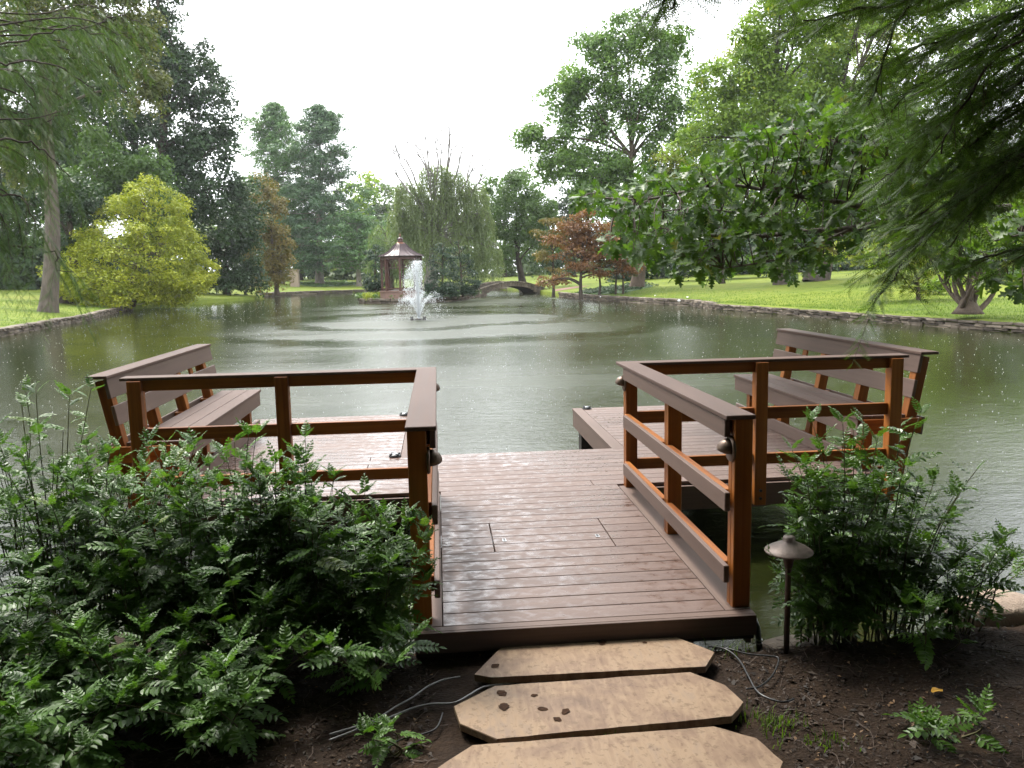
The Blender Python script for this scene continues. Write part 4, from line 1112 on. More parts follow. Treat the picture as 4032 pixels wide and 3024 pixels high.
tree('sweetgum_tree', 'tall sweetgum with open crown and visible pale limbs', 'tree', 68, [(1350, 75, 60, 40), (1280, 120, 44, 40), (1400, 110, 50, 50), (1460, 130, 44, 60), (1250, 170, 50, 30), (1215, 215, 44, 26), (1290, 210, 50, 36), (1180, 300, 50, 28), (1140, 300, 24, 16), (1230, 345, 60, 36), (1300, 290, 40, 30), (1400, 190, 50, 40), (1470, 220, 44, 50), (1350, 250, 30, 30), (1450, 300, 44, 40), (1270, 400, 60, 34), (1190, 370, 40, 24), (1400, 340, 30, 30), (1340, 410, 44, 40), (1410, 420, 44, 40), (1380, 480, 50, 36), (1310, 470, 40, 34), (1330, 170, 60, 50), (1400, 265, 50, 40), (1300, 360, 60, 40), (1440, 380, 50, 40), (1240, 260, 50, 34)],
     'lf_sweet', (1375, 612), 28, 'bark_brown', 44, .25, 1.05, 1.2, 40, lai=5.4, top=(1364, 330), limb_frac=.34, lstart=(.5, .98), tip=.42)
tree('maple_tree', 'tall yellow-green maple towering behind the oak branch', 'tree', 60, [(1650, 60, 60, 50), (1720, 40, 70, 50), (1560, 170, 60, 40), (1540, 250, 60, 44), (1620, 150, 60, 60), (1700, 140, 70, 60), (1610, 250, 70, 60), (1700, 240, 70, 60), (1500, 300, 60, 40), (1560, 340, 70, 44), (1780, 110, 60, 60), (1800, 200, 70, 60), (1700, -60, 90, 70), (1780, -140, 100, 80)],
     'lf_light', (1690, 600), 30, 'bark_dark', 45, .23, .85, 1.1, 42, lai=4.4)
tree('maple_tree', 'yellowing maple leaning in right of the sweetgum', 'tree', 66, [(1460, 350, 50, 30), (1510, 390, 55, 30), (1440, 400, 30, 20), (1600, 110, 40, 30), (1880, 100, 60, 60), (1850, 40, 50, 40)], 'lf_yellow', (1560, 603), 12, 'bark_dark', 46, .2, .66, 1.0, 42)
tree('linden_tree', 'massive dark trunk under the right-hand canopy', 'tree', 61, [(1760, 300, 120, 100), (1860, 330, 100, 100), (1650, 420, 100, 60), (1800, 440, 110, 50), (1950, 300, 100, 120), (1900, 190, 100, 70), (2020, 150, 100, 90), (2050, 320, 80, 90), (1930, 440, 80, 40), (1950, -20, 130, 90), (2120, 60, 120, 100), (2000, -160, 140, 90)],
     'lf_light', (1762, 605), 46, 'bark_dark', 47, .25, .9, .9, 40, top=(1780, 330), flare=1.22, lai=2.4)
tree('yew_tree', 'dark spreading yew in the shade behind the right-hand lawn', 'tree', 74, [(1540, 560, 60, 28), (1600, 540, 50, 40), (1490, 570, 44, 20), (1660, 560, 50, 30)], 'lf_spruce', (1560, 600), 14, 'bark_dark', 48, .26, .9, 1.0, 40)
# Japanese maples in flat pads
MP = dict(aspect=.6, flat=.45, upb=.9, fill=(.25, 1.15), depth=.9)
tree('japanese_maple', 'rust-red Japanese maple in flat layers by the right shore', 'tree', 60, [(1262, 462, 32, 12), (1235, 488, 34, 10), (1290, 492, 40, 12), (1210, 520, 30, 9), (1262, 522, 40, 12), (1320, 520, 34, 12), (1300, 552, 40, 10), (1215, 552, 26, 8), (1340, 560, 40, 10), (1250, 575, 36, 9), (1205, 604, 38, 9), (1290, 592, 34, 8), (1355, 582, 34, 9), (1180, 612, 18, 5), (1275, 540, 70, 40), (1245, 500, 40, 30)],
     'lf_maple_red', (1255, 618), 9, 'bark_dark', 49, .16, .62, 1.7, 44, limb_frac=.6, top=(1262, 540), **MP)
tree('japanese_maple', 'green-gold Japanese maple left of the rust-red one', 'tree', 66, [(1195, 478, 30, 14), (1175, 505, 24, 12), (1205, 530, 34, 13), (1180, 556, 28, 12), (1215, 500, 26, 12), (1190, 585, 24, 8)], 'lf_bronze', (1195, 616), 7, 'bark_dark', 50, .18, .55, 1.4, 44, limb_frac=.6, **MP)
for i, (px_, py_, hh) in enumerate(((1292, 617, 560), (1331, 612, 575), (1345, 610, 580))):
    tree('japanese_maple', ('slim maple with forked stems just right of the rust-red maple', 'slim thin-stemmed maple second from the sweetgum trunk', 'slim curved maple stem next to the sweetgum trunk')[i], 'tree', 61, [(px_, hh - 8, 26, 8), (px_ + 8, hh + 12, 20, 6)], ('lf_bronze', 'lf_maple_red', 'lf_olive')[i], (px_, py_), 6, 'bark_dark', 51 + i, .16, .5, 1.3, 36, limb_frac=.6, top=(px_ + 3, hh), **MP)
# dogwood and cherry near the right edge
tree('dogwood_tree', 'pale yellow-green dogwood in layered tiers on the right-hand lawn', 'tree', 41, [(1860, 530, 60, 16), (1920, 520, 60, 22), (1980, 500, 60, 24), (1840, 562, 40, 12), (1900, 566, 60, 14), (1960, 560, 50, 18), (2010, 590, 40, 14), (1920, 605, 30, 10), (1985, 620, 30, 16), (2040, 460, 50, 30)],
     'lf_yellow', (1985, 630), 9, 'bark_brown', 54, .15, .5, 1.1, 44, limb_frac=.6, **MP)
# multi-stemmed cherry
rg = np.random.default_rng(5); Dc = 31.5; kc = ppm(Dc); Bc = at(2091, 668, Dc)
ch = thing('cherry_tree', 'many-stemmed vase-shaped tree near the wall at right', 'tree', tuple(Bc)); 
CEN, TN = [], []
for i, (tx, ty) in enumerate(((2030, 600), (2048, 575), (2062, 560), (2085, 540), (2105, 545), (2125, 560), (2145, 580), (2160, 600), (2098, 570), (2070, 590), (2120, 590))):
    m_ = MB(); e = at(tx, ty, Dc + rg.uniform(-1.6, 1.6)); b0 = Bc + [rg.uniform(-.22, .22), rg.uniform(-.2, .2), -.1]
    LP = limb(m_, rg, b0, e, .10, .045, -.06, 6, .05)
    for q in range(5):
        e2 = e + np.array([rg.normal() * .9, rg.normal() * .9, rg.uniform(.3, 2.2)]); limb(m_, rg, LP[rg.integers(3, 6)], e2, .035, .01, .05, 5, .08); CEN.append(e2)
        for s_ in range(5): CEN.append(e2 + rg.normal(size=3) * [.7, .7, .45])
    m_.obj('stem', M['bark_brown'], ch, True).matrix_local = Matrix.Translation(-Vector(Bc))
m_ = MB(); m_.lathe([(.5, -.15), (.36, .02), (.26, .2), (.22, .34)], 12, tuple(Bc)); m_.obj('root_flare', M['bark_brown'], ch, True).matrix_local = Matrix.Translation(-Vector(Bc))
CEN = np.array(CEN); V_, F_, tn = leaves_from_clumps(rg, CEN, rg.uniform(.3, .6, len(CEN)), 34, .12, .55, .6, .8, .3)
o = obj('crown', crown_mesh('crown', V_ - Bc, F_, tn, M['lf_light']), ch); o['kind'] = 'stuff'
tree('shrub', 'bright leafy bush behind the many-stemmed tree', 'shrub', 44, [(2020, 622, 28, 16), (2050, 618, 26, 14), (2000, 632, 14, 8)], 'lf_light', (2030, 640), 3, 'bark_brown', 56, .14, .4, 1.3, 36)
tree('shrub', 'bush at the right edge of the lawn beyond the many-stemmed tree', 'shrub', 52, [(2180, 600, 50, 16), (2230, 596, 40, 20)], 'lf_mid', (2190, 618), 3, 'bark_brown', 57, .18, .5, 1.2, 36)

# ------------------------------------------------------------------ island with gazebo
IC = at(905, 650, 66.0)
isl_pts = [(-6.75, 62.6), (-5.6, 60.2), (-3.6, 58.6), (-1.6, 58.8), (0.2, 60.6), (1.6, 64.5), (2.4, 69.5), (2.7, 74.0), (1.0, 76.5), (-2.5, 76), (-5.5, 72), (-7.0, 67)]
m_ = MB(); c0 = np.mean(isl_pts, axis=0)
big = []
P_ = np.array(isl_pts + [isl_pts[0]]); q_, _ = polyline(P_, .6)
inner = [(c0 + (p - c0) * .6, .10) for p in q_]
V = [(p[0], p[1], -1.2) for p in q_] + [(p[0], p[1], -.2) for p in q_] + [(p[0], p[1], z) for p, z in inner] + [(c0[0], c0[1], .2)]
n_ = len(q_); F = []
for i in range(n_):
    j = (i + 1) % n_; F += [(i, j, n_ + j, n_ + i), (n_ + i, n_ + j, 2 * n_ + j, 2 * n_ + i), (2 * n_ + i, 2 * n_ + j, 3 * n_)]
m_.add(V, F); isl = m_.obj('island', M['ivy'], None, True); isl['kind'] = 'structure'
stone_wall('stone edging wall round the little gazebo island', [tuple(p) for p in isl_pts[:8]][::-1], -.62, -.16, 2, .35, .7, .3, 120, 5, inward=1)

# gazebo
DG = 64.0; GB = at(868.5, 625, DG); GB[2] = 0.0; gk = K * DG / FPX
gz = thing('gazebo', 'octagonal copper-roofed gazebo standing on the island behind the fountain', 'gazebo', (GB[0], GB[1], 0))
to_cam = math.atan2(CY - GB[1], CX - GB[0])
def oct_pt(R_, k, z): a = to_cam - R(4.3) + k * math.pi / 4; return Vector((R_ * math.cos(a), R_ * math.sin(a), z))
RC = 1.47
m_ = MB(); a0 = to_cam - R(4.3)
m_.lathe([(1.66, -.25), (1.66, .30), (1.72, .31), (1.72, .38)], 8, ph=a0); m_.obj('plinth', M['redstone'], gz)
m_ = MB(); m_.lathe([(1.6, .381), (1.6, .41)], 8, ph=a0); m_.obj('floor', M['brownpaint'], gz)
for k in range(8):
    m_ = MB(); p = oct_pt(RC, k, 0); an = math.atan2(p.y, p.x)
    m_.box((p.x, p.y, 1.56), (.15, .15, 2.3), Matrix.Rotation(an, 3, 'Z'))
    m_.box((p.x, p.y, .47), (.2, .2, .14), Matrix.Rotation(an, 3, 'Z')); m_.box((p.x, p.y, 2.64), (.2, .2, .1), Matrix.Rotation(an, 3, 'Z'))
    m_.obj('column', M['brownpaint'], gz)
    a, b = oct_pt(RC, k, 0), oct_pt(RC, k + 1, 0); d = (b - a); L = d.length; mid = (a + b) / 2; ang_ = math.atan2(d.y, d.x); MR = Matrix.Rotation(ang_, 3, 'Z')
    m_ = MB(); m_.box((mid.x, mid.y, 2.80), (L + .05, .16, .2), MR); m_.obj('beam', M['brownpaint'], gz)
    m_ = MB(); m_.box((mid.x, mid.y, 2.07), (L - .16, .06, .06), MR); m_.obj('rail', M['brownpaint'], gz)
    # fretwork frieze: arches and pendants
    m_ = MB(); dn = d.normalized()
    for q in range(4):
        c = a + d * ((q + .5) / 4); hw_ = L / 8 * .9
        arc = [c + dn * hw_ * math.cos(math.pi * s_ / 8) + Vector((0, 0, 2.48 + .17 * math.sin(math.pi * s_ / 8))) for s_ in range(9)]
        m_.tube(arc, .022, 4)
        m_.tube([c + Vector((0, 0, 2.65)), c + Vector((0, 0, 2.3))], .014, 4)
        m_.box((c.x, c.y, 2.25), (.07, .05, .15), MR)
        for s_ in (-1, 1):
            m_.tube([c + dn * s_ * hw_ + Vector((0, 0, 2.48)), c + dn * s_ * hw_ * .25 + Vector((0, 0, 2.34))], .013, 4)
    m_.obj('frieze', M['brownpaint'], gz)
    m_ = MB(); m_.box((mid.x, mid.y, .55), (L - .16, .05, .06), MR); m_.obj('sill', M['brownpaint'], gz)
# roof panels, each with two standing seams; ribs at the corners
prof = [(1.78, 2.915), (1.70, 2.955), (1.45, 3.04), (1.2, 3.14), (.92, 3.32), (.70, 3.51), (.52, 3.72), (.36, 3.86), (.24, 3.89)]
for k in range(8):
    m_ = MB(); V = []; 
    for (r_, z) in prof:
        for s_ in range(4):
            A_, B_ = oct_pt(r_, k, z), oct_pt(r_, k + 1, z); V.append(A_.lerp(B_, s_ / 3))
    F = [(i * 4 + s_, i * 4 + s_ + 1, i * 4 + s_ + 5, i * 4 + s_ + 4) for i in range(len(prof) - 1) for s_ in range(3)]
    m_.add(V, F); rp = m_.obj('roof_panel', M['copper'], gz, True)
    m_ = MB()
    for s_ in (1 / 3, 2 / 3):
        m_.tube([oct_pt(r_, k, z).lerp(oct_pt(r_, k + 1, z), s_) + Vector((0, 0, .012)) for r_, z in prof[1:]], .018, 4)
    m_.obj('seam', M['copper'], rp)
    m_ = MB(); m_.tube([oct_pt(r_, k, z + .01) for r_, z in prof[1:]], .03, 5); m_.obj('roof_rib', M['copper'], gz)
m_ = MB(); m_.lathe([(1.74, 2.90), (1.79, 2.915), (1.80, 2.95), (1.73, 2.953)], 8, ph=a0); m_.obj('eave', M['copper'], gz)
m_ = MB(); m_.lathe([(.40, 3.84), (.30, 3.92), (.24, 3.95)], 8, ph=a0); m_.obj('collar', M['copper_new'], gz)
m_ = MB(); m_.lathe([(.20, 3.86), (.20, 4.20)], 16); m_.obj('cupola', M['brownpaint'], gz, True)
m_ = MB(); m_.lathe([(.21, 4.19), (.25, 4.205), (.25, 4.225), (.16, 4.28), (.08, 4.34), (.05, 4.37)], 16); m_.obj('cupola_cap', M['copper'], gz, True)
m_ = MB(); m_.lathe([(.03, 4.36), (.03, 4.41), (.065, 4.44), (.065, 4.47), (.025, 4.50), (.045, 4.54), (.02, 4.58), (.004, 4.66)], 12); m_.obj('finial', M['copper_new'], gz, True)
# hanging lanterns are not seen; benches inside stay out of sight

SPK = dict(clump=.36, per=40, leaf=.15, aspect=.5, flat=.7, upb=.6, dens=1.3, nbump=26)
cone_shrub('dwarf_spruce', 'dark dwarf spruce right of the gazebo, the nearer of the touching pair', 'shrub', 63.5, (955, 640), (957, 520), [(640, 30), (615, 34), (590, 32), (565, 26), (540, 16), (526, 8), (519, 2)], 'lf_spruce', 71, zb=-.05, group='dwarf spruces on the island', **SPK)
cone_shrub('dwarf_spruce', 'dark dwarf spruce with the slimmer top, farthest right on the island', 'shrub', 66, (1000, 638), (990, 517), [(638, 30), (612, 34), (585, 28), (560, 22), (540, 14), (525, 7), (516, 2)], 'lf_spruce', 72, zb=-.05, group='dwarf spruces on the island', **SPK)
cone_shrub('dwarf_spruce', 'dark irregular spruce left of the gazebo', 'shrub', 67, (808, 635), (812, 530), [(630, 12), (612, 22), (590, 24), (570, 24), (550, 20), (536, 10), (528, 3)], 'lf_spruce', 73, zb=-.05, group='dwarf spruces on the island', **SPK)
# island ground cover and grasses
rg = np.random.default_rng(8); n = 900
pp = c0 + (np.array(isl_pts)[rg.integers(0, 12, n)] - c0) * rg.uniform(.45, .97, (n, 1)) + rg.normal(size=(n, 2)) * .5
pp = pp[np.hypot(pp[:, 0] - GB[0], pp[:, 1] - GB[1]) > 1.9]
ce = np.stack([pp[:, 0], pp[:, 1], np.full(len(pp), .0)], 1)
V_, F_, tn = leaves_from_clumps(rg, ce, rg.uniform(.2, .42, len(ce)), 12, .16, .6, .7, .8)
o = obj('island_ground_cover', mesh_np('island_ground_cover', V_, F_, M['lf_mid'], False, tn)); o['kind'] = 'stuff'
tag(o, 'low leafy ground cover on the gazebo island', 'ground cover')
gp = np.stack([rg.uniform(-6.2, -3.6, 900), rg.uniform(60.3, 63, 900), np.full(900, .0)], 1)
V_, F_, tn = leaves_from_clumps(rg, gp[:60], np.full(60, .3), 40, .3, .12, 1.0, .0, -1.5)
o = obj('ornamental_grass', mesh_np('ornamental_grass', V_, F_, M['lf_yellow'], False, tn)); o['kind'] = 'stuff'; tag(o, 'yellowish grass tufts at the left tip of the island', 'grass')

# arched stone bridge
b0 = np.array([1.9, 71.5]); b1 = np.array([9.3, 80.0]); bd = (b1 - b0); BL = np.hypot(*bd); bd = bd / BL; bn = np.array([bd[1], -bd[0]])
br = thing('stone_bridge', 'small arched stone footbridge from the island to the right bank', 'bridge', (b0[0], b0[1], 0))
def bp(s_, off, z): p = bd * (s_ * BL) + bn * off; return (p[0], p[1], z)
def arch_top(s_): return -.12 + .78 * math.sin(math.pi * s_)
def arch_low(s_):
    u = (s_ - .5) / .36
    return -.62 + (.88 * math.sqrt(max(0, 1 - u * u)) if abs(u) < 1 else 0)
nS = 40; V = []; F = []
for i in range(nS + 1):
    s_ = i / nS
    for off in (.75, -.75): V += [bp(s_, off, arch_top(s_)), bp(s_, off, min(arch_low(s_), arch_top(s_) - .15))]
for i in range(nS):
    a = i * 4; b = a + 4
    F += [(a, b, b + 1, a + 1), (a + 2, a + 3, b + 3, b + 2), (a, a + 2, b + 2, b), (a + 1, b + 1, b + 3, a + 3)]
m_ = MB(); m_.add(V, F); m_.obj('arch_body', M['mortar'], br)
r_ = random.Random(4)
for off, sg in ((.80, 1), (-.80, -1)):
    s_ = .01
    while s_ < .985:
        ds = r_.uniform(.028, .05); sm = s_ + ds / 2
        zt, zl = arch_top(sm), min(arch_low(sm), arch_top(sm) - .15)
        sl = math.atan2(arch_top(sm + .01) - arch_top(sm - .01), .02 * BL)
        nlay = max(1, int((zt - zl) / .2))
        for k in range(nlay):
            z = zl + (zt - zl) * (k + .5) / nlay
            p = bp(sm, off, z); o = obj('stone', STONES[r_.randrange(12)], br)
            o.matrix_local = Matrix.LocRotScale(Vector(p), Euler((0, -sl * (.3 + .7 * (k + 1) / nlay), math.atan2(bd[1], bd[0]))), Vector((ds * BL * .97, .16, (zt - zl) / nlay * .97)))
        p = bp(sm, off, zt + .05); o = obj('coping_stone', STONES[r_.randrange(12)], br)
        o.matrix_local = Matrix.LocRotScale(Vector(p), Euler((0, -sl, math.atan2(bd[1], bd[0]))), Vector((ds * BL * .98, .3, .13)))
        s_ += ds

# path, ivy banks
def patch(name, pts, dz, mat, kind='structure', sub=14):
    c = np.mean(pts, axis=0); P_ = np.array(pts); V = []; F = []
    q_, _ = polyline(np.vstack([P_, P_[:1]]), max(.4, np.ptp(P_) / 30)); n_ = len(q_)
    for j in range(sub + 1):
        f = 1 - j / sub
        for p in q_:
            x = c + (p - c) * max(f, .001); V.append((x[0], x[1], float(ground_z(x[0], x[1])) + dz))
    for j in range(sub):
        for i in range(n_): k = (i + 1) % n_; F.append((j * n_ + i, j * n_ + k, (j + 1) * n_ + k, (j + 1) * n_ + i))
    o = obj(name, mesh_np(name, V, F, mat, True)); o['kind'] = kind; return o
patch('path', [(9.8, 71), (11.5, 72.5), (14, 76), (13.4, 78), (10.6, 76), (9.7, 74)], .03, M['redpath'])
iv = [(11.2, 58), (13.0, 57), (16.5, 62), (17.2, 68), (14.5, 69), (11.6, 66), (10.4, 62)]
patch('planting_bed', iv, .025, M['ivy'])
rg = np.random.default_rng(12); ivp = np.array(iv); cc = ivp.mean(0); n = 700
pp = cc + (ivp[rg.integers(0, len(iv), n)] * .5 + ivp[rg.integers(0, len(iv), n)] * .5 - cc) * rg.uniform(.3, 1.05, (n, 1))
ce = np.stack([pp[:, 0], pp[:, 1], ground_z(pp[:, 0], pp[:, 1]) + .08], 1)
V_, F_, tn = leaves_from_clumps(rg, ce, rg.uniform(.2, .35, n), 14, .14, .6, .6, .9)
o = obj('ground_ivy', mesh_np('ground_ivy', V_, F_, M['lf_dark'], False, tn)); o['kind'] = 'stuff'; tag(o, 'dark ivy bank under the Japanese maples', 'ground cover')
ivl = [at(650, 604, 122), at(700, 604, 116), at(760, 602, 122), at(800, 602, 130), at(700, 600, 145), at(640, 600, 135)]
iv2 = [(p[0], p[1]) for p in ivl]; patch('planting_bed', iv2, .05, M['ivy'])
rg = np.random.default_rng(13); ivp = np.array(iv2); cc = ivp.mean(0); n = 700
pp = cc + (ivp[rg.integers(0, 6, n)] * .5 + ivp[rg.integers(0, 6, n)] * .5 - cc) * rg.uniform(.2, 1.0, (n, 1))
ce = np.stack([pp[:, 0], pp[:, 1], ground_z(pp[:, 0], pp[:, 1]) + .1], 1)
V_, F_, tn = leaves_from_clumps(rg, ce, rg.uniform(.3, .6, n), 12, .25, .6, .5, .9)
o = obj('ground_ivy', mesh_np('ground_ivy', V_, F_, M['lf_mid'], False, tn)); o['kind'] = 'stuff'; tag(o, 'pachysandra bed under the white pines', 'ground cover')

# brick gate pier beyond the bronze tree
gp_ = at(636, 588, 118); gpz = float(ground_z(gp_[0], gp_[1]))
gp = thing('gate_pier', 'pale brick pier half hidden behind the bronze tree', 'pier', (gp_[0], gp_[1], gpz))
m_ = MB(); m_.box((0, 0, 1.0), (1.1, 1.1, 2.3)); m_.obj('shaft', M['brick'], gp); m_ = MB(); m_.box((0, 0, 2.22), (1.3, 1.3, .14)); m_.obj('cap', M['brick'], gp)
# overhead wires by the skyline trees
wr = thing('power_line', 'two thin overhead wires crossing before the skyline trees', 'power line', tuple(at(800, 458, 140)))
for k in range(2):
    a, b = at(700, 470 + k * 5, 139), at(900, 446 + k * 5, 141); m_ = MB(); m_.tube([a + (b - a) * i / 8 - [0, 0, .5 * math.sin(math.pi * i / 8)] - np.array(wr.location) for i in range(9)], .022, 4); m_.obj('wire', M['cable_grey'], wr)
# white scraps on the right lawn
for i, (px_, py_, sz, D) in enumerate(((1467, 627, .16, 48), (1485, 620, .12, 52), (1415, 617, .1, 56), (1297, 635, .08, 58))):
    p = at(px_, py_, D); z = float(ground_z(p[0], p[1])); m_ = MB(); r_ = random.Random(i)
    for s_ in range(5):
        a = s_ * 1.257 + r_.random(); m_.box((.25 * sz * math.cos(a), .25 * sz * math.sin(a), .4 * sz), (sz * .5, sz * .35, sz * .55), Euler((r_.random(), r_.random(), a)).to_matrix())
    o = m_.obj('mushroom', M['white'], None, False, (p[0], p[1], z)); tag(o, ('biggest white mushroom clump on the shaded lawn', 'white mushroom right of the biggest one on the lawn', 'white mushroom left of the biggest one, farther from the wall', 'tiny white speck on the lawn near the ivy bank')[i], 'mushroom', 'white mushrooms on the lawn')

# grass edge along the walls
rg = np.random.default_rng(15); PP = []
for line, inw, nn in ((RW, 1, 9000), (RW2, 1, 5000), (LW, -1, 0)):
    for i in range(nn):
        pass
def fringe(line, n, width, sgn, hmin, hmax, mat, label):
    P = np.array(line); seg = np.hypot(*np.diff(P, axis=0).T); cs = np.concatenate([[0], np.cumsum(seg)]); t = rg.random(n) * cs[-1]
    x = np.interp(t, cs, P[:, 0]); y = np.interp(t, cs, P[:, 1])
    i = np.clip(np.searchsorted(cs, t) - 1, 0, len(seg) - 1); d = np.diff(P, axis=0) / seg[:, None]
    nr = np.stack([d[i, 1], -d[i, 0]], 1) * sgn; q = .34 + width * rg.random(n) ** 1.6
    x = x + nr[:, 0] * q; y = y + nr[:, 1] * q
    L = rg.uniform(hmin, hmax, n); p = np.stack([x, y, ground_z(x, y) + L * .35], 1)
    ax = np.stack([rg.normal(size=n) * .5, rg.normal(size=n) * .5, np.ones(n)], 1); nm = rg.normal(size=(n, 3)) * [1, 1, .2]
    V_, F_ = leaf_quads(rg, p, nm, ax, L, L * .16, .1)
    o = obj('lawn_grass', mesh_np('lawn_grass', V_, F_, M[mat], False, np.repeat(rg.random(n), 4))); o['kind'] = 'stuff'; tag(o, label, 'grass')
fringe(RW, 20000, 7, 1, .04, .11, 'grass', 'tufted grass along the right-hand wall')
fringe(RW2, 7000, 6, 1, .05, .12, 'grass', 'grass along the farther right-hand wall')
fringe(LW, 9000, 7, 1, .05, .12, 'grass', 'grass along the left-hand wall')

# ------------------------------------------------------------------ fountain
fo = thing('fountain', 'floating pond fountain throwing a white jet and side sprays', 'fountain', tuple(FOUNT))
for sx in (-.33, .27):
    m_ = MB(); m_.lathe([(.07, -.05), (.09, .02), (.05, .09), (.085, .11), (.085, .15), (.02, .16)], 10, (sx, -.25, 0)); m_.obj('nozzle_float', M['under'], fo)
m_ = MB(); m_.lathe([(.32, -.06), (.36, -.01), (.34, .035), (.12, .05)], 16); m_.obj('float_ring', M['under'], fo)
rg = np.random.default_rng(20)
OCT = np.array([(1.1, 0, -.35), (-.55, .95, -.35), (-.55, -.95, -.35), (0, 0, 1.15), (0, 0, -1.0)], float); OF = np.array([(0, 1, 3), (1, 2, 3), (2, 0, 3), (1, 0, 4), (2, 1, 4), (0, 2, 4)])
def drops(P, r_, st=1.0):
    V = P[:, None, :] + OCT[None] * np.asarray(r_)[:, None, None] * np.array([1, 1, st])
    F_ = (np.arange(len(P)) * 5)[:, None, None] + OF[None]
    return V.reshape(-1, 3), F_.reshape(-1, 3)
# centre jet: rises in a thin column and breaks up to the left
n = 2600; h = rg.random(n) ** 1.05 * 2.75
sp = .018 + .085 * np.minimum(h / 2.5, 1) ** 1.8
P = np.stack([rg.normal(size=n) * sp * 1.25, rg.normal(size=n) * sp * 1.25, h], 1)
Vj, Fj = drops(P, rg.uniform(.007, .02, n) , 1.7)
o = obj('jet', mesh_np('jet', Vj, Fj, M['spray']), fo); o['kind'] = 'stuff'
n = 1700; u = rg.random(n); back = .05 + .6 * u + rg.normal(size=n) * .07
P = np.stack([-back * .95 + rg.normal(size=n) * .05, rg.normal(size=n) * .28, 2.5 - 1.7 * rg.random(n) ** 1.5 - .5 * u ** 2 + .15 * rg.normal(size=n)], 1); P = P[P[:, 2] > .05]
P2 = np.stack([rg.uniform(-.06, .24, 700), rg.normal(size=700) * .15, rg.uniform(.3, 2.5, 700)], 1)
P = np.concatenate([P, P2]); Vj, Fj = drops(P, rg.uniform(.005, .016, len(P)), 1.4)
o = obj('falling_drops', mesh_np('falling_drops', Vj, Fj, M['spray']), fo); o['kind'] = 'stuff'
n = 3600; u = rg.random(n)
wd = .05 + .17 * np.exp(-((u - .35) / .28) ** 2); P = np.stack([-.42 * rg.random(n) * np.exp(-((u - .4) / .3) ** 2) + rg.normal(size=n) * wd, rg.normal(size=n) * wd, 2.75 - 2.7 * u ** 1.1 + rg.normal(size=n) * .08], 1); P = P[P[:, 2] > 0]
Q_ = np.stack([rg.normal(size=2600) * .85, rg.normal(size=2600) * .85, np.abs(rg.normal(size=2600)) * .35], 1); P = np.concatenate([P, Q_])
Vj, Fj = drops(P, rg.uniform(.003, .007, len(P)), 1.3); o = obj('mist', mesh_np('mist', Vj, Fj, M['spray']), fo); o['kind'] = 'stuff'
for q in range(12):
    a = 2 * math.pi * q / 12 + .2; vz = rg.uniform(4.2, 4.9); vh = rg.uniform(1.4, 1.9); m = 320
    tt = rg.random(m) ** 1.7 * (2 * vz / 9.8); sc = .010 + .10 * tt
    P = np.stack([math.cos(a) * vh * tt + rg.normal(size=m) * sc, math.sin(a) * vh * tt + rg.normal(size=m) * sc, .08 + vz * tt - 4.9 * tt * tt + rg.normal(size=m) * sc], 1); P = P[P[:, 2] > -.02]
    Vj, Fj = drops(P, rg.uniform(.005, .015, len(P)), 1.3); o = obj('side_spray', mesh_np('side_spray', Vj, Fj, M['spray']), fo); o['kind'] = 'stuff'
# splashes of the rain on the pond
n = 8000
a = rg.uniform(R(48), R(125), n); dd = 7 + 70 * rg.random(n) ** .9
P = np.stack([CX + np.cos(a) * dd, CY + np.sin(a) * dd, np.full(n, -.545)], 1)
thp = np.arctan2(P[:, 1] - PC[1], P[:, 0] - PC[0]); ok = np.hypot(P[:, 0] - PC[0], P[:, 1] - PC[1]) < np.interp(thp, TH, RB, period=2 * math.pi) - .6
ok &= ~((np.abs(P[:, 0]) < 3.1) & (P[:, 1] < 6.2)); P = P[ok]
Vj, Fj = drops(P, rg.uniform(.003, .008, len(P)) * (1 + dd[ok] / 34), .25)
o = obj('rain_splashes', mesh_np('rain_splashes', Vj, Fj, M['spray'])); o['kind'] = 'stuff'; tag(o, 'small bright rain splashes dotting the pond', 'rain splashes')

# far wood closing the view between the trunks, and the trees at the viewer's back
def wood_band(name, label, a0, a1, d0, d1, h, n, rad, leaf, mat, seed, center=(CX, CY), per=60):
    rg = np.random.default_rng(seed); a = rg.uniform(R(a0), R(a1), n); d = d0 + (d1 - d0) * rg.random(n)
    x = center[0] + np.sin(a) * d; y = center[1] + np.cos(a) * d; z = ground_z(x, y)
    hh = h * (.6 + .5 * np.sin(a * 23 + 1) * .5 + .35 * np.sin(a * 61) * .5 + .25)
    ce = np.stack([x, y, z - rad * .15 + rg.random(n) ** 1.15 * hh], 1)
    V_, F_, tn = leaves_from_clumps(rg, ce, rad * rg.uniform(.6, 1.3, n), per, leaf, .6, .75, .8)
    o = obj(name, mesh_np(name, V_, F_, M[mat], False, tn)); o['kind'] = 'stuff'; return tag(o, label, 'wood')
wood_band('far_wood', 'far-off wood closing the view behind the pond', -46, 48, 150, 180, 12, 1300, 3.4, 1.1, 'lf_far', 81, per=36)
wood_band('hedge_wood', 'shaded thicket behind the left-hand trees', -48, -17, 100, 112, 9, 800, 2.2, .8, 'lf_dark', 82, per=30)
wood_band('hedge_wood', 'shaded thicket behind the right-hand lawn', 12, 52, 86, 98, 8, 900, 2.0, .72, 'lf_dark', 83, per=30)

